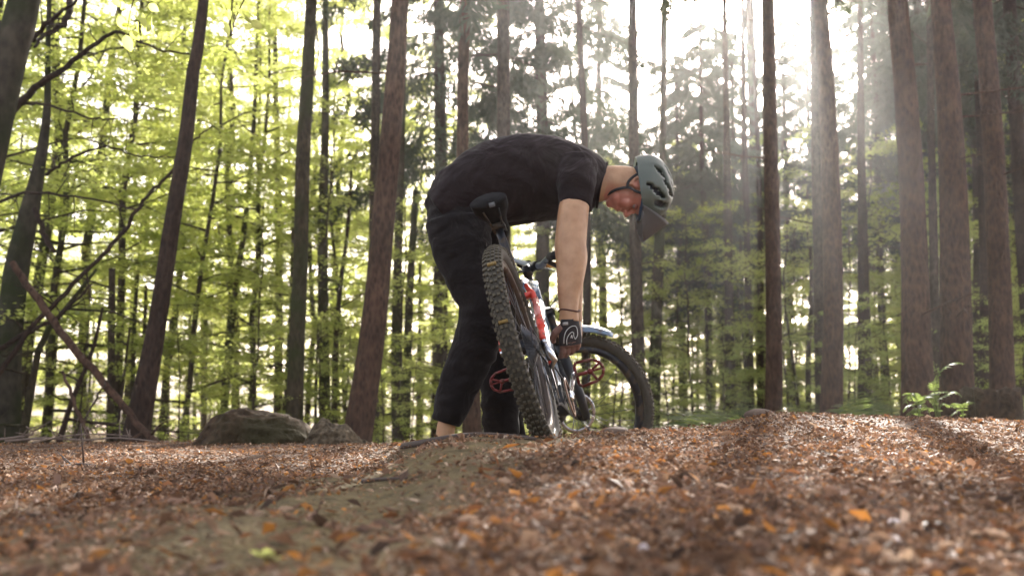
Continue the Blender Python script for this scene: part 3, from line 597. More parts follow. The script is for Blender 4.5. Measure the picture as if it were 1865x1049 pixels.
# spruces with low dark drooping boughs
for (px_, D_, vi, sc, rz, top_, lb) in [
    (985, 20, 0, 1.0, .3, 1, 'dark spruce with drooping boughs hanging above the man\'s back'),
    (800, 19, 1, .95, 1.5, 1, 'dark spruce whose needles show beside the straight trunk behind the man'),
    (1100, 27, 1, .85, 2.0, 1, 'hazy spruce with ragged hanging boughs above the helmet'),
    (1290, 21, 0, .56, .9, 1, 'spruce with long drooping boughs glowing in the sun haze'),
    (1345, 25, 2, .62, 2.9, 1, 'dusky spruce standing just past the sunlit drooping one'),
    (1245, 29, 0, .66, 4.1, 1, 'grey hazed spruce low behind the helmet visor'),
    (1440, 26, 2, .66, 3.3, 1, 'dusky spruce between the mound trunk and the paired trunks'),
    (1800, 19, 1, .95, 5.0, 1, 'dark spruce filling the gap between the outermost trunks'),
    (1880, 15, 2, .8, 2.2, 1, 'pale needled spruce bough tree beyond the outermost trunk'),
    (1660, 25, 9, 1, 1.2, 2.5, 'tall unseen spruce added to shade the ground, hidden behind the thick reddish trunk'),  # added for its high unseen crown, which shades the ground on the right
    (1386, 26.5, 9, 1, 2.2, 4.6, 'tall unseen spruce added to dapple the ground, hidden behind the thin stem by the stone'),  # added so its unseen crown breaks up the sun on the nearest ground
    (1840, 26, 9, 1, .2, 2.0, 'tall far spruce by the outermost trunk, crown out of view'),
    (1315, 30, 0, .78, 4.4, 1, 'smoky dark spruce behind the drooping sunlit one'),
    (1490, 30, 2, .78, 1.9, 1, 'dusky spruce behind the paired leaning trunks'),
    (1610, 22, 2, .62, 3.8, 1, 'low blue green spruce between the twiggy trunk and the thick reddish one'),
    (1700, 24, 0, 1.0, 2.7, 1, 'full dark spruce behind the thick knotty trunk'),
    (1770, 27, 2, 1.0, 1.7, 1, 'tall dark spruce behind the gap by the knotty trunk'),
    (1850, 24, 0, 1.0, .8, 1, 'tall spruce with dense needles past the outermost trunk'),
    (1240, 23, 2, .56, 5.9, 1, 'low grey green spruce behind the helmet visor'),
    (1640, 29, 1, .8, 1.1, 1, 'faint spruce with thin boughs behind the thick reddish trunk')]:
    x, y, z = spot(px_, D_); o = thing('spruce_tree', lb, 'tree', (x, y, z), None, rz, sc)
    if vi == 9:
        trunk_obj(o, [(0, 0, -.4), (0.05, 0, 6), (0, .1, 14), (0, 0, 17.5+top_)], [.15, .13, .10, .03], DB, 200+int(px_), n=10, flare=.2, stubs=6)
        c = obj('crown', HI[0], o, loc=(0, 0, top_)); obj('limb', HI[1], c, kind='stuff'); continue
    trunk_obj(o, [(0, 0, -.4), (0.05, 0, 6), (0, .1, 12), (0, 0, 17.5)], [.17, .14, .09, .03], DB, 200+int(px_), n=10, flare=.2, stubs=30)
    c = obj('crown', spruce_low[vi][0], o); l_ = obj('limb', spruce_low[vi][1], c, kind='stuff')
# ------------------------------------------------------------------ the mountain bike
M['rubber'] = plain('rubber', (.036, .029, .018), .8, noise=.35, scale=90)
M['rubber_knob'] = plain('rubber_knob', (.070, .057, .034), .85, noise=.3, scale=50)
M['rim_brown'] = plain('rim_brown', (.075, .055, .042), .35, .3, noise=.2, scale=12)
M['black_metal'] = plain('black_metal', (.02, .02, .022), .32, .6)
M['steel'] = plain('steel', (.55, .55, .56), .25, 1.0)
M['spoke'] = plain('spoke', (.09, .09, .095), .35, 1.0)
M['red_paint'] = plain('red_paint', (.62, .045, .02), .28, coat=.6)
M['red_pedal'] = plain('red_pedal', (.15, .018, .014), .4, .3, noise=.3, scale=80)
M['blue_paint'] = plain('blue_paint', (.075, .12, .20), .25, coat=.7)
M['silver_blue'] = plain('silver_blue', (.10, .15, .21), .3, .3, coat=.5)
M['black_plastic'] = plain('black_plastic', (.022, .022, .024), .5)
M['tan_ring'] = plain('tan_ring', (.24, .13, .075), .45)
M['white_print'] = plain('white_print', (.6, .6, .56), .5)
M['tan_print'] = plain('tan_print', (.42, .32, .2), .5)
M['orange'] = plain('orange', (.75, .33, .03), .45)
for k_ in ('red_paint', 'red_pedal', 'black_metal', 'silver_blue', 'blue_paint', 'rim_brown'):
    # dried mud splashes over the paint
    m = M[k_]; N, L = m.node_tree.nodes, m.node_tree.links; b = [x for x in N if x.type == 'BSDF_PRINCIPLED'][0]
    tc = N.new('ShaderNodeTexCoord'); n = N.new('ShaderNodeTexNoise'); n.inputs['Scale'].default_value = 28; n.inputs['Detail'].default_value = 8; L.new(tc.outputs['Object'], n.inputs[0])
    r = N.new('ShaderNodeValToRGB'); r.color_ramp.elements[0].position = .5; r.color_ramp.elements[1].position = .68; L.new(n.outputs[0], r.inputs[0])
    mx = N.new('ShaderNodeMix'); mx.data_type = 'RGBA'; L.new(r.outputs[0], mx.inputs[0]); mx.inputs[6].default_value = b.inputs['Base Color'].default_value; mx.inputs[7].default_value = (.10, .07, .045, 1); L.new(mx.outputs[2], b.inputs['Base Color'])
    mr = N.new('ShaderNodeMapRange'); mr.inputs[3].default_value = b.inputs['Roughness'].default_value; mr.inputs[4].default_value = .9; L.new(r.outputs[0], mr.inputs[0]); L.new(mr.outputs[0], b.inputs['Roughness']); b.inputs['Coat Weight'].default_value *= .4
M['mud'] = plain('mud', (.10, .07, .045), .9)

yaw, dive, roll = math.radians(11.4), math.radians(11.5), math.radians(16)
Fv = Vector((math.sin(yaw)*math.cos(dive), math.cos(yaw)*math.cos(dive), -math.sin(dive)))
U0 = Vector((math.sin(yaw)*math.sin(dive), math.cos(yaw)*math.sin(dive), math.cos(dive))); L0 = U0.cross(Fv)
Uv = U0*math.cos(roll)+L0*math.sin(roll); Lv = L0*math.cos(roll)-U0*math.sin(roll)
BK = Matrix((Fv, Lv, Uv)).transposed()
O_ = Vector(P(1001, 822, 3.36))
bike = obj('mountain_bike', None, None, 'muddy full suspension mountain bike with red stays and pedals, front wheel turned sideways', 'bicycle')
bike.matrix_world = Matrix.Translation(O_) @ BK.to_4x4(); bike.empty_display_size = .2
def bp(x, y, z): return O_+BK @ Vector((x, y, z))
BBp = Vector((.51, 0, .282)); RA = Vector((0, 0, .372)); A_ = Vector((-math.cos(math.radians(64)), 0, math.sin(math.radians(64)))); nf = Vector((A_.z, 0, -A_.x))
Qs = Vector((1.19, 0, .35)); HB = Qs+A_*.53; HT = Qs+A_*.645
STEER = Matrix.Translation(Qs) @ Matrix.Rotation(math.radians(-66), 4, A_) @ Matrix.Translation(-Qs)

def make_wheel(parent, mtx, front):
    """axle at the origin along Y; R .372"""
    # rim, hooked section
    prof = [(.283, -.016), (.287, -.019), (.312, -.017), (.314, -.013), (.305, -.010), (.305, .010), (.314, .013), (.312, .017), (.287, .019), (.283, .016), (.281, 0)]
    def lathe(prof, n=96, close=True):
        v = []; f = []; k = len(prof)
        for i in range(n):
            a = 2*math.pi*i/n
            for r_, y_ in prof: v.append((r_*math.cos(a), y_, r_*math.sin(a)))
        for i in range(n):
            for j in range(k if close else k-1):
                f.append((i*k+j, i*k+(j+1) % k, ((i+1) % n)*k+(j+1) % k, ((i+1) % n)*k+j))
        return v, f
    mb = MB(); mb.add(*lathe(prof)); rim = mb.obj('wheel', M['rim_brown'] if not front else M['black_metal'], parent); rim.matrix_local = mtx
    tp = [(.311, -.015), (.318, -.026), (.332, -.031), (.348, -.0295), (.359, -.022), (.364, -.010), (.365, 0), (.364, .010), (.359, .022), (.348, .0295), (.332, .031), (.318, .026), (.311, .015)]
    mb = MB(); mb.add(*lathe(tp)); ty = mb.obj('tyre', M['rubber'], rim)
    mb = MB(); nk = 82
    for i in range(nk):
        for (off, yy, zz, sx, sy, sz) in ((0, .007, .367, .010, .0095, .008), (0, -.007, .3665, .010, .0095, .008), (.5, .019, .362, .011, .009, .008), (.5, -.019, .362, .011, .009, .008), (0, .0285, .3525, .013, .008, .008), (0, -.0285, .3525, .013, .008, .008)):
            a = 2*math.pi*(i+off)/nk; R = Matrix.Rotation(-a+math.pi/2, 3, 'Y') @ Matrix.Rotation(-yy*22*.9, 3, 'X')
            mb.box((zz*math.cos(a), yy, zz*math.sin(a)), (sx, sy, sz), R)
    mb.obj('tread', M['rubber_knob'], ty, False, kind='stuff')
    # bright bead lines on both flanks
    for s in (-1, 1):
        mb = MB(); mb.ring((0, s*.0185, 0), (0, 1, 0), .3145, (.0016, .0012), 96, 5); mb.obj('rim_line', M['steel'], rim)
    sp = MB(); sp.tube([(0, 0, .028), (0, 0, .283)], .0011, 4); spm = sp.mesh('spoke', M['spoke'])
    for i in range(32):
        a = 2*math.pi*i/32; s = 1 if i % 2 else -1; o = obj('spoke', spm, rim)
        tang = (1 if (i//2) % 2 else -1)*.75
        b0 = Vector((math.cos(a+tang)*.028, s*.028, math.sin(a+tang)*.028)); b1 = Vector((math.cos(a)*.284, s*.003, math.sin(a)*.284)); d = b1-b0
        o.matrix_local = Matrix.Translation(b0-d.normalized()*.02) @ d.to_track_quat('Z', 'Y').to_matrix().to_4x4()
    mb = MB(); mb.tube([(0, -.05, 0), (0, -.03, 0), (0, -.03, 0), (0, -.024, 0), (0, .024, 0), (0, .03, 0), (0, .03, 0), (0, .05, 0)], [.012, .012, .03, .03, .03, .03, .012, .012], 20, up=(1, 0, 0)); mb.obj('hub', M['black_metal'], rim)
    # disc brake rotor
    mb = MB(); mb.ring((0, .045, 0), (0, 1, 0), .085, (.009, .001), 48, 6)
    for i in range(6):
        a = math.pi/3*i; mb.tube([(.02*math.cos(a), .045, .02*math.sin(a)), (.08*math.cos(a+.4), .045, .08*math.sin(a+.4))], .003, 5)
    mb.obj('brake_disc', M['steel'], rim)
    return rim
rear = make_wheel(bike, Matrix.Translation(RA), False)
front = make_wheel(bike, STEER @ Matrix.Translation((1.23, 0, .37)), True)
# the print on the rear rim and flank (drive side faces -Y)
def arc_text(txt, R, ang0, size, material, step, shear=.2):
    for i, ch in enumerate(txt):
        cu = bpy.data.curves.new('letter', 'FONT'); cu.body = ch; cu.size = size; cu.extrude = .0004; cu.shear = shear; cu.align_x = 'CENTER'; cu.resolution_u = 3
        to = bpy.data.objects.new('letter', cu); C.objects.link(to); bpy.context.view_layer.update()
        me = bpy.data.meshes.new_from_object(to.evaluated_get(bpy.context.evaluated_depsgraph_get())); bpy.data.objects.remove(to)
        me.materials.clear(); me.materials.append(material)
        o = obj('letter', me, rear)
        a = ang0-step*i
        # letters stand on the flank, reading clockwise round the wheel when seen from the drive side
        X = Vector((math.sin(a), 0, -math.cos(a))); Y = Vector((math.cos(a), 0, math.sin(a))); Z = X.cross(Y)
        Rm = Matrix((X, Y, Z)).transposed().to_4x4(); o.matrix_local = Matrix.Translation((R*math.cos(a), -.0215, R*math.sin(a))) @ Rm
arc_text('Alc', .286, math.radians(180-28), .035, M['white_print'], .085)
arc_text('DISC', .286, math.radians(58), .024, M['tan_print'], .075, 0)
# yellow marks on the tyre
for a in (math.radians(180-35), math.radians(180+2)):
    mb = MB(); R = Matrix.Rotation(-a+math.pi/2, 3, 'Y'); mb.box((.3665*math.cos(a), -.002, .3665*math.sin(a)), (.010, .030, .011), R)
    mb.obj('tyre_mark', plain('mark_yellow', (.20, .125, .03), .8, noise=.5, scale=90), rear)
# cassette
mb = MB()
for i in range(11):
    r_ = .026+.0052*i; y_ = -.052+.0036*i; n_ = 10+4*i; v = []; f = []
    for k in range(n_*2):
        a = math.pi*k/n_; rr_ = r_+(.003 if k % 2 else -.001); v += [(rr_*math.cos(a), y_-.0009, rr_*math.sin(a)), (rr_*math.cos(a), y_+.0009, rr_*math.sin(a)), (r_*.72*math.cos(a), y_-.0009, r_*.72*math.sin(a)), (r_*.72*math.cos(a), y_+.0009, r_*.72*math.sin(a))]
    K = n_*2
    for k in range(K):
        q = ((k+1) % K)*4; p = k*4; f += [(p, q, q+1, p+1), (p, p+2, q+2, q), (p+1, q+1, q+3, p+3), (p+2, p+3, q+3, q+2)]
    mb.add(v, f)
mb.obj('cassette', plain('cassette_steel', (.22, .22, .23), .35, 1.0), rear, False)
# frame: front triangle, oversized tubes
mb = MB()
ST = Vector((.30, 0, .70))
mb.tube([BBp+Vector((0, 0, .02)), ST], [.024, .019], 14); mb.tube([ST+Vector((.0, 0, -.02)), Vector((.55, 0, .80)), HT-A_*.02-nf*.01], [.022, .026, .030], 14)
mb.tube([HB-A_*.01, HT], [.032, .028], 16)
fr = mb.obj('frame', M['blue_paint'], bike)
mb = MB(); mb.tube([BBp+Vector((.0, 0, -.02)), BBp+Vector((.2, 0, .12)), HB+A_*.015-nf*.02], [(.050, .034), (.055, .036), (.036, .032)], 14, up=(0, 0, 1)); mb.obj('down_tube', M['silver_blue'], bike)
mb = MB(); mb.tube([BBp+Vector((0, -.05, 0)), BBp+Vector((0, -.048, 0)), BBp+Vector((0, .048, 0)), BBp+Vector((0, .05, 0))], [.05, .066, .066, .05], 22, up=(1, 0, 0)); mb.ball(BBp+Vector((.05, 0, -.015)), (.085, .042, .062)); mb.obj('motor_housing', M['black_plastic'], bike)
# swingarm: chainstays dark, seatstays red with their white highlight painted in as a paler upper length
RO = Vector((.16, 0, .60))
for s in (-1, 1):
    mb = MB(); mb.tube([(.0, s*.072, .372), (.14, s*.066, .345), (.34, s*.045, .335), (.45, s*.035, .34)], [(.012, .010), (.015, .009), (.017, .010), (.018, .012)], 10); mb.obj('chainstay', M['black_metal'], bike)
    mb = MB(); mb.tube([(.0, s*.074, .385), (.07, s*.073, .455)], [.011, .0125], 10); mb.tube([(.065, s*.073, .45), (.11, s*.071, .50)], [.0145, .0145], 10); mb.obj('seatstay', M['red_paint'], bike); mb = MB()
    mb.tube([(.205, s*.062, .598), (.235, s*.058, .635), (.27, s*.048, .66), (.30, s*.036, .70)], [(.016, .012), (.020, .012), (.016, .011), (.011, .010)], 10); mb.obj('rocker_link', M['red_paint'], bike)
    mb = MB(); mb.tube([(.10, s*.0715, .488), (.215, s*.062, .608)], [.0138, .0142], 12); mb.obj('stay_highlight', plain('stay_shine', (.55, .20, .16), .25, .2, coat=.6), bike)
mb = MB(); mb.tube([(.05, .074, .43), (.05, .074, .43)], .01, 4) if False else mb.box((.235, 0, .635), (.03, .12, .02)); mb.obj('stay_bridge', M['red_paint'], bike)
mb = MB(); mb.tube([(.30, 0, .68), (.42, 0, .60), (.52, 0, .53)], [.014, .024, .02], 12); mb.ring((.40, 0, .61), (.8, 0, -.5), .024, .006, 18, 6); mb.ring((.44, 0, .585), (.8, 0, -.5), .024, .006, 18, 6); mb.obj('shock', M['steel'], bike)
# seat post and saddle
PT = ST+(ST-BBp).normalized()*.0; sdir = (ST-BBp).normalized(); SP = Vector((.19, 0, .965))
mb = MB(); mb.tube([ST-Vector((0, 0, .03)), ST+(SP-ST)*.35, SP-Vector((0, 0, .045))], [.0195, .0195, .0150], 12); mb.tube([ST+(SP-ST)*.02, ST+(SP-ST)*.10], .025, 12); mb.obj('seatpost', M['black_metal'], bike)
mb = MB(); n_ = 13; v = []; f = []
for i in range(n_):
    t = i/(n_-1); x = -.135+.275*t; w = .055*(1-t)**.9+.016+.006*math.sin(t*9); hgt = .012*math.cos(t*3.1)+(.012 if t < .15 else 0)
    for j in range(16):
        a = 2*math.pi*j/16; v.append((SP.x+x, w*math.cos(a), SP.z+hgt+(.016 if math.sin(a) > 0 else .022+.012*(1-t))*math.sin(a)-.010*abs(math.cos(a))**2))
for i in range(n_-1):
    for j in range(16): f.append((i*16+j, i*16+(j+1) % 16, (i+1)*16+(j+1) % 16, (i+1)*16+j))
f += [tuple(range(16))[::-1], tuple((n_-1)*16+j for j in range(16))]; mb.add(v, f); sad = mb.obj('saddle', plain('saddle_skin', (.006, .005, .005), .95, noise=.3, scale=40), bike)
for s in (-1, 1):
    mb = MB(); mb.tube([(SP.x-.11, s*.03, SP.z-.02), (SP.x-.05, s*.022, SP.z-.045), (SP.x+.05, s*.022, SP.z-.045), (SP.x+.12, s*.012, SP.z-.012)], .0038, 8); mb.obj('rail', M['black_metal'], sad)
mb = MB(); mb.box((SP.x, 0, SP.z-.045), (.045, .052, .02)); mb.obj('clamp', M['black_metal'], sad)
mb = MB(); mb.box((SP.x-.138, -.012, SP.z-.012), (.004, .022, .018)); mb.obj('saddle_label', plain('label_grey', (.08, .075, .07), .6), sad)
# steering: fork, fender, stem, bar (children carry the steering turn in their own matrix)
def steer(mb, name, material, parent=bike, smooth=True):
    o = mb.obj(name, material, parent, smooth)
    if parent is bike: o.matrix_local = STEER
    return o
AX = Vector((1.23, 0, .37)); CR = Qs+A_*.50
mb = MB(); mb.box(CR+nf*.012, (.06, .15, .035), Matrix((nf, Vector((0, 1, 0)), A_)).transposed())
mb.tube([CR, Qs+A_*.73], .015, 12)
for s in (-1, 1): mb.tube([CR+Vector((0, s*.064, 0))+nf*.02, CR+Vector((0, s*.064, 0))+nf*.02-A_*.20], .0175, 12)
fk = steer(mb, 'fork', M['black_metal'])
for s in (-1, 1):
    mb = MB(); mb.tube([CR+Vector((0, s*.064, 0))+nf*.02-A_*.15, AX+Vector((0, s*.064, 0))+A_*.10, AX+Vector((0, s*.062, 0))-A_*.012], [.024, .023, .017], 12); mb.obj('fork_leg', M['black_plastic'], fk)
mb = MB(); q = [AX+Matrix.Rotation(-t, 3, 'Y') @ Vector((.402, 0, 0)) for t in np.linspace(math.radians(76), math.radians(128), 18)]
v = []; f = []
for i, p in enumerate(q):
    r_ = (p-AX).normalized()
    for (yy, up_) in ((-.045, -.022), (-.032, -.004), (0, .006), (.032, -.004), (.045, -.022)): v.append(p+Vector((0, yy, 0))+r_*up_)
    for (yy, up_) in ((.044, -.025), (.031, -.007), (0, .003), (-.031, -.007), (-.044, -.025)): v.append(p+Vector((0, yy, 0))+r_*up_)
for i in range(len(q)-1):
    for j in range(10): f.append((i*10+j, i*10+(j+1) % 10, (i+1)*10+(j+1) % 10, (i+1)*10+j))
f += [tuple(range(10))[::-1], tuple((len(q)-1)*10+j for j in range(10))]; mb.add(v, f); steer(mb, 'fender', M['silver_blue'])
mb = MB(); SC = Qs+A_*.70; BC = SC+nf*.05+A_*.012
mb.tube([SC-A_*.022, SC+A_*.022], .021, 14); mb.tube([SC, BC], [.018, .017], 12); mb.tube([BC-Vector((0, .026, 0)), BC+Vector((0, .026, 0))], .022, 14); steer(mb, 'stem', M['black_metal'])
mb = MB(); mb.tube([BC+Vector((-.045, -.37, .03)), BC+Vector((-.03, -.22, .026)), BC+Vector((0, -.07, 0)), BC+Vector((0, .07, 0)), BC+Vector((-.03, .22, .026)), BC+Vector((-.045, .37, .03))], [.011, .011, .0155, .0155, .011, .011], 12); hb_ = steer(mb, 'handlebar', plain('bar_grey', (.16, .20, .26), .3, .6))
for s in (-1, 1):
    mb = MB(); a0 = BC+Vector((-.034, s*.245, .027)); a1 = BC+Vector((-.046, s*.375, .03)); mb.tube([a0, a1], .0165, 14)
    for t in np.linspace(.05, .95, 9): mb.ring(a0.lerp(a1, t), (a1-a0), .0165, .0015, 14, 5)
    mb.obj('grip', M['black_plastic'], hb_)
    mb = MB(); b0 = BC+Vector((-.02, s*.20, .01)); mb.tube([b0, b0+Vector((.05, s*.02, -.02)), b0+Vector((.045, s*.09, -.03)), b0+Vector((.035, s*.12, -.03))], [.011, .009, .006, .005], 8); mb.tube([b0+Vector((0, -s*.03, 0)), b0+Vector((.02, -s*.10, .01))], .009, 8); mb.obj('brake_lever', M['black_metal'], hb_)
    # looping cables
    mb = MB(); mb.tube(curve([tuple(b0+Vector((.03, -s*.05, 0))), tuple(BC+Vector((.16, s*.08, -.02))), tuple(BC+Vector((.10, 0, -.16))), tuple(HB+Vector((.03, s*.03, -.02)))], 16), .0025, 6); mb.obj('cable', M['black_plastic'], hb_)
mb = MB(); mb.tube([BC+Vector((.015, -.10, .005)), BC+Vector((.06, -.10, .01))], [.012, .015], 12); mb.obj('reflector', M['orange'], hb_)
# cranks, ring, guard, pedals
def crank(s, ang, steel):
    c = BBp+Vector((0, s*.075, 0)); d = Vector((math.cos(ang), 0, math.sin(ang)))
    e = c+d*.172+Vector((0, s*.022, 0)); mb = MB(); mb.tube([c, c+d*.03, c+d*.12+Vector((0, s*.012, 0)), e], [(.018, .011), (.014, .009), (.011, .008), (.014, .009)], 12, up=(0, 1, 0)) if False else mb.tube([c, c+d*.03, c+d*.12+Vector((0, s*.012, 0)), e], [.018, .013, .0105, .013], 12)
    mb.ball(c, (.022, .012, .022)); mb.ball(e, (.016, .011, .016)); cr = mb.obj('crank_arm', steel, bike)
    return e
def pedal(e, s, R):
    """flat platform pedal: a thin cage with a curved outer rail, three arms and pins; e axle root"""
    mb = MB(); T_ = .011; W_ = .105; L_ = .10; o_ = .012
    fr_ = [(-L_/2, o_), (-L_/2+.012, o_+.0), (L_/2-.012, o_), (L_/2, o_+.012), (L_/2-.006, o_+W_*.75), (L_/2-.025, o_+W_), (0, o_+W_+.008), (-L_/2+.025, o_+W_), (-L_/2+.006, o_+W_*.75), (-L_/2, o_+.012)]
    pts = [Vector((a, s*b_, 0)) for a, b_ in fr_[1:]]
    for i in range(len(pts)): mb.tube([pts[i], pts[(i+1) % len(pts)]], [.0062, .0062], 7)
    mb.tube([(0, s*-.004, 0), (0, s*(o_+W_*.55), 0)], [.0085, .0075], 10)
    c2 = Vector((0, s*(o_+W_*.55), 0)); mb.ball(c2, .013)
    for p in (pts[4-1]+Vector((.0, 0, 0)), pts[7-1]): mb.tube([c2, p], .0055, 7)
    mb.tube([c2, Vector((0, s*(o_+W_+.006), 0))], .0045, 6)
    for p in pts:
        mb.tube([p+Vector((0, 0, -.012)), p+Vector((0, 0, .012))], .0018, 5)
    o = mb.obj('pedal', M['red_pedal'], bike); o.matrix_local = Matrix.Translation(e) @ R.to_4x4(); return o
eR = crank(-1, math.radians(40), M['steel']); eL = crank(1, math.radians(146), M['black_metal'])
pedal(eR, -1, Matrix.Rotation(math.radians(70), 3, 'Y')); pedal(eL, 1, Matrix.Rotation(math.radians(75), 3, 'Y') @ Matrix.Scale(.82, 3))
mb = MB(); v = []; f = []; n_ = 34
for k in range(n_*2):
    a = math.pi*k/n_; rr_ = .072+(.004 if k % 2 else 0); v += [(BBp.x+rr_*math.cos(a), -.0605, BBp.z+rr_*math.sin(a)), (BBp.x+rr_*math.cos(a), -.0635, BBp.z+rr_*math.sin(a)), (BBp.x+.055*math.cos(a), -.0605, BBp.z+.055*math.sin(a)), (BBp.x+.055*math.cos(a), -.0635, BBp.z+.055*math.sin(a))]
K = n_*2
for k in range(K):
    q_ = ((k+1) % K)*4; p = k*4; f += [(p, q_, q_+1, p+1), (p, p+2, q_+2, q_), (p+1, q_+1, q_+3, p+3), (p+2, p+3, q_+3, q_+2)]
mb.add(v, f)
for i in range(4):
    a = math.pi/2*i+.4; mb.tube([BBp+Vector((.012*math.cos(a), -.062, .012*math.sin(a))), BBp+Vector((.06*math.cos(a), -.062, .06*math.sin(a)))], .006, 6)
mb.obj('chainring', M['black_metal'], bike, False)
mb = MB(); mb.ring(BBp+Vector((0, -.070, 0)), (0, 1, 0), .073, (.006, .004), 40, 8); mb.obj('bash_guard', M['tan_ring'], bike)
# chain and derailleur
DU = Vector((.03, -.062, .285)); DL = Vector((.075, -.060, .195))
def links(pts, name):
    c = curve([tuple(p) for p in pts], 60); mb = MB(); cum = np.concatenate([[0], np.cumsum(np.linalg.norm(np.diff(c, axis=0), axis=1))]); n_ = int(cum[-1]/.0127)
    for i in range(n_):
        s_ = (i+.5)*.0127; p = Vector([np.interp(s_, cum, c[:, k]) for k in range(3)]); p2 = Vector([np.interp(s_+.005, cum, c[:, k]) for k in range(3)]); d = (p2-p).normalized()
        R = Matrix((d, Vector((0, 1, 0)), d.cross(Vector((0, 1, 0))))).transposed(); mb.box(p, (.0135, .0035 if i % 2 else .0065, .0075), R)
    return mb
mb = links([RA+Vector((-.02, -.045, .055)), RA+Vector((.05, -.045, .055)), (.25, -.049, .395), BBp+Vector((0, -.062, .075)), BBp+Vector((.055, -.062, .052)), BBp+Vector((.076, -.062, 0)), BBp+Vector((.05, -.062, -.055)), BBp+Vector((0, -.062, -.075)), (.28, -.055, .21), DL+Vector((.01, 0, -.028)), DL+Vector((-.028, 0, .0)), DL+Vector((0, 0, .03)), DU+Vector((.028, 0, 0)), DU+Vector((.01, 0, .028)), RA+Vector((-.06, -.045, -.02)), RA+Vector((-.02, -.045, .055))], 'chain')
mb.obj('chain', M['spoke'], bike, False, kind='stuff')
mb = MB(); mb.tube([RA+Vector((.005, -.078, -.005)), RA+Vector((.0, -.085, -.045)), DU+Vector((-.005, -.03, .02)), DU+Vector((0, -.008, 0))], [(.014, .008), (.016, .014), (.018, .012), (.012, .008)], 10)
for yy in (-.010, .010):
    mb.tube([DU+Vector((0, yy, .012)), DU.lerp(DL, .5)+Vector((.012, yy, 0)), DL+Vector((0, yy, -.012))], [(.011, .0018), (.006, .0015), (.011, .0018)], 8, up=(1, 0, 0))
de = mb.obj('derailleur', M['steel'], bike)
for c_ in (DU, DL):
    mb = MB(); mb.tube([c_+Vector((0, -.0035, 0)), c_+Vector((0, .0035, 0))], .021, 12, up=(1, 0, 0))
    for i in range(12): a = math.pi*i/6; mb.box(c_+Vector((.022*math.cos(a), 0, .022*math.sin(a))), (.004, .004, .005))
    mb.obj('jockey_wheel', M['black_plastic'], de)
mb = MB(); mb.tube([RA+Vector((0, -.082, 0)), RA+Vector((0, -.07, 0))], .011, 12, up=(1, 0, 0)); mb.tube([RA+Vector((0, .07, 0)), RA+Vector((0, .082, 0))], .011, 12, up=(1, 0, 0)); mb.obj('axle', M['steel'], bike)
mb = MB(); mb.box((.03, -.075, .30), (.02, .012, .012)); mb.obj('cable_stop', M['red_paint'], bike)
for nm, p in (('rear top', (0, 0, .372*2)), ('rear axle', RA), ('BB', BBp), ('saddle', SP), ('HT', HT), ('ST', ST), ('pedalR', eR), ('pedalL', eL), ('DL', DL)):
    print('PX', nm, [round(q) for q in px_of(bp(*p))], round(bp(*p).y, 2))
for nm, p in (('front axle', AX), ('bar R', BC+Vector((-.045, -.37, .03))), ('bar L', BC+Vector((-.045, .37, .03))), ('fender tip', q[0]), ('fender back', q[-1]), ('front top', AX+Vector((0, 0, .372)))):
    w_ = bp(*(STEER @ Vector(p))); print('PX', nm, [round(c_) for c_ in px_of(w_)], round(w_.y, 2))
# ------------------------------------------------------------------ the cyclist
def skin_mat():
    m, N, L = mat('skin')
    b = N.new('ShaderNodeBsdfPrincipled'); o = N.new('ShaderNodeOutputMaterial'); L.new(b.outputs[0], o.inputs[0])
    tc = N.new('ShaderNodeTexCoord'); n = N.new('ShaderNodeTexNoise'); n.inputs['Scale'].default_value = 22; n.inputs['Detail'].default_value = 6; L.new(tc.outputs['Object'], n.inputs[0])
    r = N.new('ShaderNodeValToRGB'); r.color_ramp.elements[0].color = (.34, .175, .085, 1); r.color_ramp.elements[1].color = (.47, .27, .14, 1); r.color_ramp.elements[0].position = .3; r.color_ramp.elements[1].position = .7
    L.new(n.outputs[0], r.inputs[0])
    at = N.new('ShaderNodeAttribute'); at.attribute_name = 'flush'
    mx = N.new('ShaderNodeMix'); mx.data_type = 'RGBA'; L.new(at.outputs['Fac'], mx.inputs[0]); L.new(r.outputs[0], mx.inputs[6]); mx.inputs[7].default_value = (.42, .15, .10, 1)
    L.new(mx.outputs[2], b.inputs['Base Color'])
    b.inputs['Roughness'].default_value = .5; b.inputs['Subsurface Weight'].default_value = .12; b.inputs['Subsurface Radius'].default_value = (.012, .005, .003); b.inputs['Subsurface Scale'].default_value = 1
    u = N.new('ShaderNodeBump'); u.inputs['Strength'].default_value = .15; u.inputs['Distance'].default_value = .003; n2 = N.new('ShaderNodeTexNoise'); n2.inputs['Scale'].default_value = 250; L.new(tc.outputs['Object'], n2.inputs[0]); L.new(n2.outputs[0], u.inputs['Height']); L.new(u.outputs[0], b.inputs['Normal'])
    return m
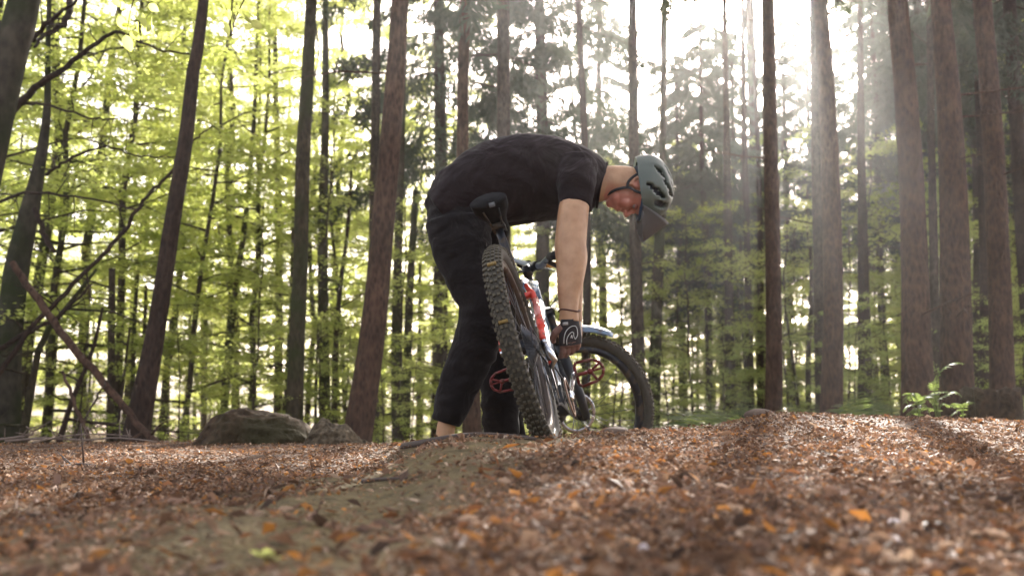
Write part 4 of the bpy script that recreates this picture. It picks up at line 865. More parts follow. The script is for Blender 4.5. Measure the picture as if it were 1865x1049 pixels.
def cloth_mat(name, c, sheen=.25):
    m = plain(name, c, .85, spec=.15, noise=.25, scale=9, bump=0)
    N, L = m.node_tree.nodes, m.node_tree.links; b = [x for x in N if x.type == 'BSDF_PRINCIPLED'][0]; b.inputs['Sheen Weight'].default_value = sheen
    tc = N.new('ShaderNodeTexCoord'); n = N.new('ShaderNodeTexNoise'); n.inputs['Scale'].default_value = 7; n.inputs['Detail'].default_value = 3; n.inputs['Distortion'].default_value = .8; L.new(tc.outputs['Object'], n.inputs[0])
    w = N.new('ShaderNodeTexNoise'); w.inputs['Scale'].default_value = 500; L.new(tc.outputs['Object'], w.inputs[0])
    ad = N.new('ShaderNodeMath'); ad.operation = 'MULTIPLY_ADD'; L.new(w.outputs[0], ad.inputs[0]); ad.inputs[1].default_value = .02; L.new(n.outputs[0], ad.inputs[2])
    u = N.new('ShaderNodeBump'); u.inputs['Strength'].default_value = .6; u.inputs['Distance'].default_value = .05; L.new(ad.outputs[0], u.inputs['Height']); L.new(u.outputs[0], b.inputs['Normal'])
    return m
M['skin'] = skin_mat(); M['shirt'] = cloth_mat('shirt', (.017, .0105, .0095), .05); M['trousers'] = cloth_mat('trousers', (.012, .009, .008), .05)
M['glove'] = plain('glove', (.025, .02, .02), .7, noise=.2); M['glove_tan'] = plain('glove_tan', (.20, .105, .08), .75, noise=.3, scale=120)
M['helmet'] = plain('helmet', (.075, .088, .066), .5, coat=.05, noise=.08, scale=30); M['helmet_inner'] = plain('helmet_inner', (.02, .022, .03), .8); M['visor'] = plain('visor', (.07, .062, .055), .6)
M['strap'] = plain('strap', (.02, .018, .018), .7); M['hair'] = plain('hair', (.06, .035, .02), .8, noise=.4, scale=200)

PG = P(862, 850, 4.15)
person = obj('person', None, None, 'man in dark t-shirt, black trousers and grey helmet bent over the bike', 'person', loc=(PG[0], 4.15, tz(PG[0], 4.15)))
PL = Vector(person.location)
def Q(px, py, Y): return Vector(P(px, py, Y))-PL
def R_(px, Y): return px/F*Y
def remesh(mb, voxel, smooth=4, fac=.5):
    me = mb.mesh('tmp', []); o = bpy.data.objects.new('tmp', me); C.objects.link(o)
    r = o.modifiers.new('r', 'REMESH'); r.mode = 'VOXEL'; r.voxel_size = voxel; r.use_smooth_shade = True
    s = o.modifiers.new('s', 'SMOOTH'); s.factor = fac; s.iterations = smooth
    bpy.context.view_layer.update()
    out = bpy.data.meshes.new_from_object(o.evaluated_get(bpy.context.evaluated_depsgraph_get())); bpy.data.objects.remove(o)
    return out
def coords(me):
    a = np.empty(len(me.vertices)*3, np.float32); me.vertices.foreach_get('co', a); return a.reshape(-1, 3)
def normals(me):
    a = np.empty(len(me.vertices)*3, np.float32); me.vertices.foreach_get('normal', a); return a.reshape(-1, 3)
def loft(mb, st, n=24, ups=(0, 1, 0), k=None):
    """st: (px, py, Y, half size in picture plane px, half depth m); sections turned to follow the line"""
    a = np.array([[*Q(x, y, Y), R_(h, Y), d] for x, y, Y, h, d in st]); a = curve(a, k or len(st)*5)
    mb.tube([tuple(p[:3]) for p in a], [(p[4], p[3]) for p in a], n, up=ups); return mb

# limb stations (photograph pixel, depth)
ARM = [(1052, 332, 4.0, 22, .06), (1049, 355, 3.945, 27, .060), (1044, 388, 3.90, 28.5, .060), (1041, 420, 3.87, 29, .055), (1039, 448, 3.85, 29.5, .052), (1041, 470, 3.84, 29.5, .05), (1039, 505, 3.83, 25.5, .043), (1036, 540, 3.82, 20.5, .033), (1036, 566, 3.81, 17.5, .027), (1036, 585, 3.81, 18.5, .026)]
ARM2 = [(1050, 330, 4.36, 28, .07), (1040, 385, 4.42, 26, .058), (1040, 445, 4.46, 24, .05), (1042, 500, 4.46, 21, .04), (1045, 560, 4.45, 16, .028), (1046, 585, 4.45, 15, .026)]
body = MB()
# trunk under the clothes, neck
loft(body, [(818, 400, 4.16, 45, .15), (850, 365, 4.16, 52, .15), (905, 330, 4.16, 58, .15), (960, 325, 4.16, 62, .165), (1015, 325, 4.16, 58, .18), (1060, 330, 4.16, 46, .16), (1092, 335, 4.15, 34, .075), (1118, 332, 4.14, 31, .062), (1140, 335, 4.14, 33, .062), (1158, 340, 4.14, 33, .06)], 28)
loft(body, ARM, 20); loft(body, ARM2, 18)
for s, (lx, kx, cx, ax, yy) in ((-1, (838, 880, 846, 813, 4.05)), (1, (848, 915, 908, 912, 4.27))):
    loft(body, [(lx, 405, yy, 48, .085), ((lx+kx)/2, 490, yy, 42, .075), (kx-4, 575, yy, 30, .06), (cx+4, 660, yy, 27, .056), (cx-10 if s < 0 else cx, 715, yy, 22, .045), (ax, 775, yy, 17, .036), (ax-1, 812, yy, 18, .038)], 18)
    # foot
    f0 = Q(ax-8, 822, yy); gz_ = tz(f0.x+PL.x, yy)-PL.z
    body.tube([Vector((f0.x-.035, f0.y, gz_+.075)), Vector((f0.x+.03, f0.y, gz_+.07)), Vector((f0.x+.12, f0.y, gz_+.05)), Vector((f0.x+.20, f0.y, gz_+.035))], [(.035, .045), (.04, .045), (.042, .032), (.03, .018)], 14, up=(0, 1, 0))
# head: origin between the ears, u up the skull, f towards the face, r towards its right ear (the camera side)
HC = Q(1158, 348, 4.14)
uu = Vector((.985, 0, -.17)).normalized(); ff = Vector((-.17, -.10, -.98)); ff = (ff-uu*ff.dot(uu)).normalized(); rr = ff.cross(uu).normalized()
if rr.y > 0: rr = -rr
HR = Matrix((ff, rr, uu)).transposed()
def H(f, r, u): return HC+HR @ Vector((f, r, u))
def hb_(f, r, u, a, b_, c, n=16, m=10): body.ball(H(f, r, u), (a, b_, c), HR, n, m)
hb_(-.002, 0, .035, .100, .078, .088, 26, 16)
hb_(.022, 0, -.035, .066, .062, .080, 22, 14)
hb_(.045, 0, -.078, .048, .050, .034); hb_(.070, 0, -.100, .022, .024, .018)     # jaw, chin
hb_(.068, .026, -.035, .026, .028, .032); hb_(.068, -.026, -.035, .026, .028, .032)  # cheeks
hb_(.080, 0, .026, .018, .046, .014); hb_(.072, 0, .055, .026, .055, .035)        # brow, forehead
body.tube([H(.088, 0, .016), H(.099, 0, -.008), H(.113, 0, -.026), H(.104, 0, -.036)], [(.008, .008), (.009, .010), (.012, .012), (.008, .008)], 12)
hb_(.100, .011, -.033, .010, .008, .007); hb_(.100, -.011, -.033, .010, .008, .007)
hb_(.090, 0, -.057, .012, .024, .0065); hb_(.088, 0, -.070, .012, .020, .007); hb_(.083, 0, -.048, .012, .02, .012)
for s in (-1, 1):   # ears
    body.ring(H(-.010, s*.080, -.004), HR @ Vector((.25, s*1, .05)), .021, (.0055, .006), 22, 8); hb_(-.004, s*.076, -.008, .017, .006, .022); hb_(-.002, s*.077, -.034, .009, .005, .011); hb_(.004, s*.079, -.006, .006, .006, .009)
# hands: palm and five fingers closing on the bike
def hand(wr, down, across, out, sc=1.0, curl=1.0):
    """wr wrist centre, down = towards the fingers, across = towards the thumb, out = back of the hand"""
    d, a, o = down.normalized(), across.normalized(), out.normalized()
    body.tube([wr-d*.01, wr+d*.03, wr+d*.065, wr+d*.092], [(.030, .019), (.040, .018), (.043, .016), (.041, .014)], 16, up=a)
    tips = []
    for i, (off, ln) in enumerate(((.031, .074), (.011, .082), (-.010, .077), (-.030, .061))):
        b0 = wr+d*.085+a*off; ang = 0; p = b0; pts = [b0-d*.02, b0]; rad = [.0085, .0095]
        for q_, (seg, cv) in enumerate(((.45, .35), (.32, .85), (.23, .75))):
            ang += cv*curl+.06*i; dd_ = d*math.cos(ang)-o*math.sin(ang); p = p+dd_*ln*sc*seg; pts.append(p); rad.append([.0092, .0085, .0068][q_])
        body.tube(pts, rad, 10); tips.append(pts)
    b0 = wr+d*.02+a*.030; pts = [b0, b0+(d*.6+a*.75-o*.25).normalized()*.034, b0+(d*.8+a*.55-o*.3).normalized()*.062-o*.008, b0+(d*.9+a*.25-o*.6).normalized()*.085-o*.012]
    body.tube(pts, [.014, .012, .0105, .008], 10)
    return tips, pts
WR = Q(1037, 584, 3.81); dn = (Q(1041, 660, 3.86)-WR).normalized(); outv = Vector((.25, -.95, .05)); outv = (outv-dn*outv.dot(dn)).normalized(); acr = dn.cross(outv).normalized()
if acr.x > 0: acr = -acr
rt, rth = hand(WR, dn, acr, outv, 1.15, .62)
WL = Q(1046, 585, 4.45); hand(WL, Vector((-.1, 0, -1)), Vector((-1, 0, 0)), Vector((0, 1, .1)), 1, .9)
bm_ = remesh(body, .0042, 3)
co = coords(bm_)
# flushed face
rel = (co-np.array(HC)) @ np.array(HR)
fl = np.clip((rel[:, 0]+.01)/.06, 0, 1)*(np.abs(rel[:, 2]) < .13)*(np.linalg.norm(rel, axis=1) < .16)
ear = np.exp(-((rel[:, 0]+.006)**2+(rel[:, 2]+.006)**2)/.0006)*(np.abs(rel[:, 1]) > .072)*(np.linalg.norm(rel, axis=1) < .16)
at_ = bm_.attributes.new('flush', 'FLOAT', 'POINT'); at_.data.foreach_set('value', np.clip(fl*.9+ear*.8, 0, 1).astype(np.float32))
bm_.materials.clear(); bm_.materials.append(M['skin']); bm_.name = 'body'
bo = obj('body', bm_, person)
for s in (-1, 1):
    mb = MB(); mb.ball(H(.079, s*.031, .003), .0112); e_ = mb.obj('eye', plain('eye_white', (.16, .12, .10), .3), bo)
    mb = MB(); mb.ball(H(.0785, s*.031, .0075), (.0145, .017, .0085), HR); mb.obj('eyelid', plain('eyelid', (.24, .075, .05), .7), bo)
    mb = MB(); mb.tube([H(.090, s*.014, .023), H(.096, s*.030, .028), H(.082, s*.050, .022)], [.003, .004, .002], 8); mb.obj('eyebrow', M['hair'], bo)
mb = MB(); mb.tube([H(.1005, .016, -.0635), H(.103, 0, -.0635), H(.1005, -.016, -.0635)], .0016, 6); mb.obj('mouth_line', plain('mouth', (.12, .03, .025), .6), bo)
mb = MB(); mb.ball(H(-.012, 0, .040), (.098, .080, .082), HR, 24, 14); mb.obj('hair', M['hair'], bo)

# t-shirt
sh = MB()
loft(sh, [(803, 398, 4.16, 52, .185), (822, 386, 4.16, 60, .195), (850, 362, 4.16, 70, .195), (888, 343, 4.16, 79, .195), (930, 330, 4.16, 83, .20), (975, 326, 4.16, 81, .205), (1020, 327, 4.16, 74, .21), (1052, 330, 4.16, 63, .20), (1078, 334, 4.16, 52, .15), (1094, 338, 4.16, 43, .09)], 36)
for Y_, dy in ((3.955, .085), (4.37, .085)):
    loft(sh, [(1050, 305, Y_+.06, 40, .09), (1050, 335, Y_, 36, dy+.01), (1048, 362, Y_-.02, 33, dy-.008), (1047, 380, Y_-.035, 33, dy-.012)], 24)
sm_ = remesh(sh, .0075, 9)
co = coords(sm_); nr = normals(sm_); px_ = co[:, 0]; pz_ = co[:, 2]
# folds: long creases sagging from shoulder to waist, bunching at the side
fold = .009*vnoise(px_*1.0+pz_*1.6, pz_*.5+co[:, 1]*.8, .075, 21)+.006*vnoise(px_*2.2-pz_*1.2, pz_+co[:, 1], .06, 22)
co = co+nr*fold[:, None]
sm_.vertices.foreach_set('co', co.astype(np.float32).ravel()); sm_.update(); sm_.materials.clear(); sm_.materials.append(M['shirt'])
so = obj('shirt', sm_, person)
mb = MB(); nb = [Q(1106, 296, 4.14), Q(1094, 335, 4.065), Q(1087, 378, 4.14), Q(1094, 335, 4.215)]; cl = curve([tuple(nb[i % 4]) for i in range(-1, 6)], 40)[6:34]; mb.tube([tuple(p) for p in cl], .006, 8); mb.obj('collar', M['shirt'], so)
# trousers
tr_ = MB()
loft(tr_, [(790, 352, 4.16, 30, .12), (815, 372, 4.16, 48, .17), (832, 398, 4.16, 60, .19), (848, 430, 4.16, 62, .18)], 30)
loft(tr_, [(836, 402, 4.06, 62, .105), (842, 450, 4.05, 56, .105), (862, 505, 4.04, 51, .098), (876, 550, 4.03, 44, .09), (877, 590, 4.03, 44, .085), (862, 640, 4.04, 43, .078), (841, 690, 4.05, 38, .072), (824, 735, 4.05, 33, .066), (812, 770, 4.05, 27, .06)], 26)
loft(tr_, [(846, 405, 4.26, 56, .105), (874, 480, 4.27, 52, .10), (905, 550, 4.28, 46, .092), (914, 600, 4.28, 44, .085), (911, 660, 4.28, 40, .076), (911, 720, 4.27, 36, .07), (913, 792, 4.27, 33, .064)], 26)
tm_ = remesh(tr_, .0075, 5); co = coords(tm_); nr = normals(tm_)
fold = .006*vnoise(co[:, 0]*.9+co[:, 2]*.5, co[:, 2]*2.2+co[:, 1]*.6, .09, 31)+.007*vnoise(co[:, 0]*2, co[:, 2]*3.4, .08, 32)
co = co+nr*fold[:, None]; tm_.vertices.foreach_set('co', co.astype(np.float32).ravel()); tm_.update(); tm_.materials.clear(); tm_.materials.append(M['trousers']); obj('trousers', tm_, person)
# shoes, down behind the crest
for ax, yy in ((813, 4.05), (912, 4.27)):
    f0 = Q(ax-8, 822, yy); gz_ = tz(f0.x+PL.x, yy)-PL.z; mb = MB()
    mb.tube([Vector((f0.x-.075, f0.y, gz_+.05)), Vector((f0.x-.04, f0.y, gz_+.062)), Vector((f0.x+.03, f0.y, gz_+.065)), Vector((f0.x+.12, f0.y, gz_+.05)), Vector((f0.x+.20, f0.y, gz_+.038)), Vector((f0.x+.235, f0.y, gz_+.03))], [(.02, .03), (.042, .055), (.046, .056), (.050, .042), (.042, .032), (.015, .02)], 18, up=(0, 1, 0))
    s_ = mb.obj('shoe', plain('shoe', (.03, .03, .03), .6), person)
    mb = MB(); mb.tube([Vector((f0.x-.085, f0.y, gz_+.012)), Vector((f0.x-.05, f0.y, gz_+.012)), Vector((f0.x+.1, f0.y, gz_+.012)), Vector((f0.x+.2, f0.y, gz_+.014)), Vector((f0.x+.245, f0.y, gz_+.018))], [(.02, .012), (.045, .014), (.052, .014), (.044, .013), (.015, .01)], 18, up=(0, 1, 0)); mb.obj('sole', plain('sole', (.25, .22, .2), .7), s_)
# glove: sleeve over palm, cuff, piping drawn as raised cord
gl = MB()
gl.tube([WR-dn*.012, WR+dn*.01, WR+dn*.035, WR+dn*.065, WR+dn*.095], [(.036, .026), (.039, .0255), (.045, .0235), (.048, .0215), (.046, .019)], 22, up=acr)
for i, pts in enumerate(rt): pass
gm = remesh(gl, .0035, 2); gm.materials.clear(); gm.materials.append(M['glove']); go = obj('glove', gm, person)
gl = MB()
for i, pts in enumerate(rt): gl.tube(pts, [.012, .0125, .0122, .0112, .0092], 12)
gl.tube(rth, [.0165, .0145, .013, .0105], 12); gl.tube([WR+dn*.078, WR+dn*.10], [(.046, .021), (.043, .017)], 20, up=acr)
gm = remesh(gl, .003, 2); gm.materials.clear(); gm.materials.append(M['glove_tan']); obj('finger', gm, go)
def back(u_, v_, lift=.0245): return WR+dn*v_+acr*u_+outv*(lift-(u_/.047)**2*.011-max(0, v_-.05)*.08)
piping = [[(-.030, .092), (-.026, .07), (-.024, .052), (-.012, .028), (.006, .018), (.020, .024), (.027, .045), (.030, .075)], [(.018, .086), (.020, .065), (.012, .045), (.0, .038), (-.010, .044), (-.012, .056)], [(-.012, .056), (-.010, .068), (-.016, .078), (-.024, .086)]]
piping = [[(.033, .082), (.031, .055), (.022, .032), (.004, .018), (-.014, .018), (-.022, .032), (-.022, .056), (-.012, .070)], [(.022, .088), (.022, .068), (.014, .050), (.002, .040), (-.006, .044), (-.006, .056), (-.012, .070)], [(.006, .062), (.002, .052), (.0, .064)]]
for cv in piping:
    q_ = curve(cv, 26); mb = MB(); mb.tube([back(a, b_) for a, b_ in q_], .0015, 6); mb.obj('piping', M['white_print'], go)
mb = MB(); mb.tube([back(-.040, .005, .020), back(-.041, .03, .021), back(-.043, .06, .018), back(-.045, .09, .014)], .0014, 6); mb.obj('piping', M['white_print'], go)
mb = MB(); mb.box(back(.024, .004, .0245), (.022, .004, .012), Matrix((acr, outv, dn)).transposed()); mb.obj('cuff_tab', plain('tab', (.35, .33, .3), .6), go)
mb = MB(); wc = Q(1037, 566, 3.812); ax_ = (Q(1036, 540, 3.82)-Q(1036, 585, 3.81)).normalized()
ring = [wc+Vector((math.cos(t)*R_(19.5, 3.81), math.sin(t)*.031, 0))+ax_*.004*math.sin(t*2) for t in np.linspace(0, 2*math.pi, 28)]
mb.tube(ring, .0028, 6, cap=False); mb.obj('bracelet', plain('bracelet', (.07, .02, .015), .7), person)

# helmet: shell built on rings round the skull, with vents cut through and a visor
he = []
ni, nj = 34, 72
VENTS = [(-.2, 1.15, .10, .38), (.52, 1.05, .14, .30), (.10, .70, .09, .30), (.95, .75, .10, .24), (-.75, .85, .14, .30), (.35, .30, .06, .34), (-.3, .32, .07, .34)]
def shell(sc, lift=0.0):
    v = []; 
    for i in range(ni):
        th = math.radians(2+118*i/(ni-1))          # from the crown down
        for j in range(nj):
            ph = 2*math.pi*j/nj                     # 0 = face, pi = back
            # lower edge: high over the brow, low at the nape
            lim = math.radians(82+ 34*(1-math.cos(ph))/2+6*math.sin(ph)**2); t = min(th, lim)*1.0
            a = .128+.018*(1-math.cos(ph))/2; b_ = .104; c_ = .122
            bulge = 1+.03*math.cos(4*ph)*math.sin(t)**2
            if ph > 2.2 and ph < 4.08: bulge += .04*math.exp(-((t-1.35)/.35)**2)
            v.append((sc*a*bulge*math.sin(t)*math.cos(ph)-.006, sc*b_*bulge*math.sin(t)*math.sin(ph), sc*c_*bulge*math.cos(t)+.032+lift))
    return v
out_ = shell(1.04); inn = shell(.89)
def is_vent(i, j):
    th = math.radians(2+112*(i+.5)/(ni-1)); ph = 2*math.pi*(j+.5)/nj
    for (az, t0, wa, wt) in VENTS:
        for sgn in (1, -1):
            c0 = (math.pi/2+az)*1.0 if sgn > 0 else -(math.pi/2+az)
            dphi = (ph-c0+math.pi) % (2*math.pi)-math.pi
            k_ = (dphi-.5*(th-t0)*sgn)/wa*max(.3, math.sin(th)); m_ = (th-t0)/wt
            if k_*k_+m_*m_ < 1: return True
    return False
mask = [[is_vent(i, j) for j in range(nj)] for i in range(ni-1)]
v = [H(*p) for p in out_]+[H(*p) for p in inn]; f = []; K = ni*nj
for i in range(ni-1):
    for j in range(nj):
        a, b_, c_, d_ = i*nj+j, i*nj+(j+1) % nj, (i+1)*nj+(j+1) % nj, (i+1)*nj+j
        if not mask[i][j]:
            f += [(a, b_, c_, d_), (K+a, K+d_, K+c_, K+b_)]
            if j >= 0 and mask[i][(j+1) % nj]: f.append((b_, K+b_, K+c_, c_))
            if mask[i][j-1]: f.append((a, d_, K+d_, K+a))
            if i+1 < ni-1 and mask[i+1][j]: f.append((d_, c_, K+c_, K+d_))
            if i > 0 and mask[i-1][j]: f.append((a, K+a, K+b_, b_))
for j in range(nj):
    a, b_ = (ni-1)*nj+j, (ni-1)*nj+(j+1) % nj; f.append((a, b_, K+b_, K+a))
f.append(tuple(range(nj))[::-1])
mb = MB(); mb.add(v, f); hel = mb.obj('helmet', M['helmet'], person)
mb = MB(); mb.ball(H(-.008, 0, .036), (.115, .091, .102), HR, 30, 18); 
liner = mb.obj('helmet_padding', M['helmet_inner'], hel)
# keep the padding to the part inside the shell
bm2 = liner.data; import bmesh
bb = bmesh.new(); bb.from_mesh(bm2); nfr = Vector(HR @ Vector((.42, 0, -1))).normalized(); bmesh.ops.bisect_plane(bb, geom=bb.verts[:]+bb.edges[:]+bb.faces[:], plane_co=H(0, 0, .012), plane_no=nfr, clear_outer=True); bmesh.ops.holes_fill(bb, edges=bb.edges[:]); bb.to_mesh(bm2); bb.free()
hair = [o_ for o_ in bo.children if o_.name.startswith('hair')][0].data
bb = bmesh.new(); bb.from_mesh(hair); bmesh.ops.bisect_plane(bb, geom=bb.verts[:]+bb.edges[:]+bb.faces[:], plane_co=H(-.02, 0, -.01), plane_no=Vector(HR @ Vector((1, 0, -.9))).normalized(), clear_outer=True); bb.to_mesh(hair); bb.free()
# visor: curved plate in front of the brow
mb = MB(); v = []; f = []; n1, n2 = 9, 15
for lay in (0, -.006):
    for i in range(n1):
        s_ = i/(n1-1)
        for j in range(n2):
            w = -1+2*j/(n2-1); ph = w*1.15
            x = .066+.060*math.cos(ph*.9)*(1-.2*s_)+s_*(.108-.055*w*w); y = .112*math.sin(ph)*(1-.3*s_); z = .158-.092*s_-(.125-.095*s_)*abs(w)**1.5+lay
            v.append(H(x-.008, y, z))
for i in range(n1-1):
    for j in range(n2-1):
        a = i*n2+j; b_ = a+n1*n2; f += [(a, a+1, a+n2+1, a+n2), (b_, b_+n2, b_+n2+1, b_+1)]
def edge(i0, i1): f.append((i0, i1, i1+n1*n2, i0+n1*n2))
for j in range(n2-1): edge(j+1, j); edge((n1-1)*n2+j, (n1-1)*n2+j+1)
for i in range(n1-1): edge(i*n2, (i+1)*n2); edge((i+1)*n2+n2-1, i*n2+n2-1)
mb.add(v, f); mb.obj('visor', M['visor'], hel)
mb = MB(); bl = [H(.128*math.cos(t)-.006, .100*math.sin(t), .026+.004*math.cos(t)) for t in np.linspace(-1.2, 1.2, 20)]
mb.tube(bl, [(.008, .004)]*20, 8, up=tuple(uu)); mb.obj('brow_pad', plain('brow_blue', (.02, .05, .10), .6), hel)
for s in (-1, 1):
    mb = MB(); pts = curve([H(.035, s*.082, .030), H(.030, s*.084, -.005), H(.018, s*.080, -.040), H(.028, s*.060, -.085), H(.045, s*.025, -.118), H(.048, 0, -.124)], 24)
    mb.tube([tuple(p) for p in pts], [(.0022, .006)]*24, 8, up=tuple(rr)); mb.obj('strap', M['strap'], hel)
    mb = MB(); pts = curve([H(-.060, s*.072, .010), H(-.040, s*.083, -.018), H(-.010, s*.083, -.042), H(.018, s*.081, -.046)], 16)
    mb.tube([tuple(p) for p in pts], [(.0022, .0055)]*16, 8, up=tuple(rr)); mb.obj('strap', M['strap'], hel)
# ------------------------------------------------------------------ stump, mound, ferns, twigs, sprigs
def lump(name, label, cat, prof, D, depth, material, seed, rough=.03):
    """a long weathered mass: prof is its skyline (px, py); cross-sections are humps of real depth"""
    pr = np.array(prof, float); n1 = 90; n2 = 40; c = curve(pr, n1); mid = c[n1//2]; ox = P(mid[0], mid[1], D); loc = (ox[0], D, tz(ox[0], D)); v = []; f = []
    for i, (px_, py_) in enumerate(c):
        p = P(px_, py_, D); top = p[2]
        for j in range(n2):
            a = math.pi*j/(n2-1); y = D-math.cos(a)*depth*(.55+.45*math.sin(math.pi*(i+.5)/n1)); g = tz(p[0], y)-.05
            z = g+(max(top-g, .02))*math.sin(a)**.55
            q = rough*(vnoise(p[0]*1.0, z+y, .13, seed)+.9*vnoise(p[0]*.6, z*2+y, .06, seed+1)+.5*vnoise(p[0]*.35, z*3+y*2+p[0]*.3, .03, seed+2)+.3*vnoise(p[0], z+y, .018, seed+3))
            v.append((p[0]-loc[0]+q*.4, y-loc[1]-math.cos(a)*q*2, z-loc[2]+q*1.2*math.sin(a)))
    for i in range(n1-1):
        for j in range(n2-1): f.append((i*n2+j, (i+1)*n2+j, (i+1)*n2+j+1, i*n2+j+1))
    f += [tuple(range(n2)), tuple((n1-1)*n2+j for j in range(n2))[::-1]]
    mb = MB(); mb.add(v, f); return mb.obj(name, material, None, label=label, cat=cat, loc=loc)
M['mossy'] = bark('mossy', (.022, .014, .007), (.085, .052, .028), sc=.8, moss=(.042, .034, .014), stretch=.8)
M['root'] = bark('root', (.04, .03, .018), (.16, .12, .075), sc=1.2, stretch=.5)
lump('mossy_stump', 'dark mossy rotting stump mound rising from the litter', 'stump', [(362, 806), (380, 775), (402, 756), (438, 743), (468, 748), (505, 755), (532, 761), (556, 776), (570, 802)], 6.5, .30, M['mossy'], 3, .028)
lump('tree_root', 'low gnarled grey root at the foot of the thick leaning tree', 'root', [(556, 806), (572, 780), (592, 770), (612, 776), (634, 779), (652, 793), (672, 800), (694, 812)], 6.15, .18, M['root'], 7, .04)
# a stone on the mound
def stone(label, px_, py_, w, h, D, material, seed, cat='stone', name='stone'):
    rs_ = random.Random(seed); p = Vector(P(px_, py_, D)); mb = MB(); mb.ball((0, 0, 0), (w/F*D/2, w/F*D*.4, h/F*D/2), None, 20, 12)
    mb.v = [tuple(Vector(q)*(1+.22*float(vnoise(q[0]*9+seed, q[1]*9+q[2]*14, 1, seed)))) for q in mb.v]
    return mb.obj(name, material, None, label=label, cat=cat, loc=(p.x, D, p.z), rot=(0, 0, rs_.uniform(0, 3)))
M['stone_brown'] = plain('stone_brown', (.12, .08, .055), .9, noise=.6, scale=30, bump=1)
M['stone_pale'] = plain('stone_pale', (.45, .38, .36), .7, noise=.3, scale=60, bump=.3)
M['stone_dark'] = plain('stone_dark', (.012, .010, .014), .6, noise=.3, scale=60)
stone('round brown stone lying on the crest of the litter mound', 1384, 757, 56, 28, 4.1, M['stone_brown'], 2)
stone('reddish brown clod at the crest right past the front wheel', 1226, 783, 28, 12, 3.5, M['stone_brown'], 4, 'clod', 'clod')
stone('brownish stone half sunk in the crest before the front wheel', 1122, 785, 50, 16, 3.2, M['stone_brown'], 5)
stone('small dark stone on the skyline behind the litter mound', 1552, 764, 22, 9, 4.4, M['stone_dark'], 6)
for (lb, a, b_, w, h, mt, sd_) in (('blurred white bark chip nearest the lens', 1622, 984, 62, 20, M['stone_pale'], 11), ('pale bark chip behind the nearest white one', 1630, 955, 40, 22, M['stone_pale'], 12), ('black pebble beside the white bark chips', 1702, 962, 70, 26, M['stone_dark'], 13), ('whitish flake on the litter below the round stone', 1625, 828, 28, 9, M['stone_pale'], 14), ('pinkish chip by the tall pale splinter', 1172, 1010, 24, 40, M['stone_pale'], 15), ('small white flake near the middle of the litter slope', 1720, 920, 18, 14, M['stone_pale'], 16)):
    # depth from where this pixel meets the ground
    D = 1.0
    while D < 5 and P(a, b_, D)[2] > tz(P(a, b_, D)[0], D)+.004: D += .01
    stone(lb, a, b_, w, h, D, mt, sd_, 'bark chip', 'bark_chip')
def ground_stick(label, tr, r0, material, lift=.008, name='twig', cat='twig', twigs=0, seed=0):
    pts = []
    for a, b_ in tr:
        D = .9
        while D < 6.9 and P(a, b_, D)[2] > tz(P(a, b_, D)[0], D)+lift: D += .01
        pts.append(P(a, b_, D))
    c = curve(pts, 18); loc = Vector(c[0]); rs_ = random.Random(seed); q = [Vector(p)-loc for p in c]; mb = MB()
    mb.tube(q, [r0*(1-.6*i/17) for i in range(18)], 7)
    for _ in range(twigs):
        i = rs_.randint(2, 15); d = Vector((rs_.uniform(-1, 1), rs_.uniform(-.5, .5), rs_.uniform(.1, 1))).normalized(); mb.tube([q[i], q[i]+d*rs_.uniform(.05, .16)], [r0*.5, r0*.2], 5)
    return mb.obj(name, material, None, label=label, cat=cat, loc=loc)
tw = plain('dry_twig', (.17, .12, .09), .8, noise=.4, scale=40); dt = plain('dark_twig', (.06, .04, .03), .85, noise=.4, scale=40)
ground_stick('long grey dry twig along the skyline at the foot of the leaning pole', [(10, 803), (80, 798), (150, 801), (215, 797), (285, 804)], .010, tw, .02, twigs=7, seed=1)
ground_stick('forked grey twig heap end sticking up below the thick beech', [(0, 800), (30, 796), (60, 790), (48, 776)], .010, tw, .03, twigs=6, seed=2)
ground_stick('crooked dry twig under the short stuck stick', [(60, 806), (110, 795), (175, 790), (240, 794)], .008, tw, .03, twigs=6, seed=3)
ground_stick('dark root running along the crest under the rear wheel', [(735, 813), (790, 803), (835, 795), (880, 792), (930, 794), (975, 799)], .014, dt, .006, 'tree_root', 'root', 0, 4)
ground_stick('thin dark stick lying on the trail below the root', [(660, 876), (700, 872), (742, 870)], .006, dt, .006, seed=5)
ground_stick('pale splinter standing out in the middle of the slope', [(838, 1003), (846, 980), (856, 960)], .006, tw, .006, seed=6)
ground_stick('short pale twig at the very bottom by the black pebble', [(1738, 1010), (1748, 1035), (1756, 1060)], .005, tw, .006, seed=7)
ground_stick('dark bent twig on the shaded litter below the leaning tree', [(110, 850), (150, 845), (200, 852)], .007, dt, .006, twigs=3, seed=8)
ground_stick('grey stick lying below the mossy stump mound', [(372, 868), (395, 860), (420, 856)], .007, tw, .006, seed=9)

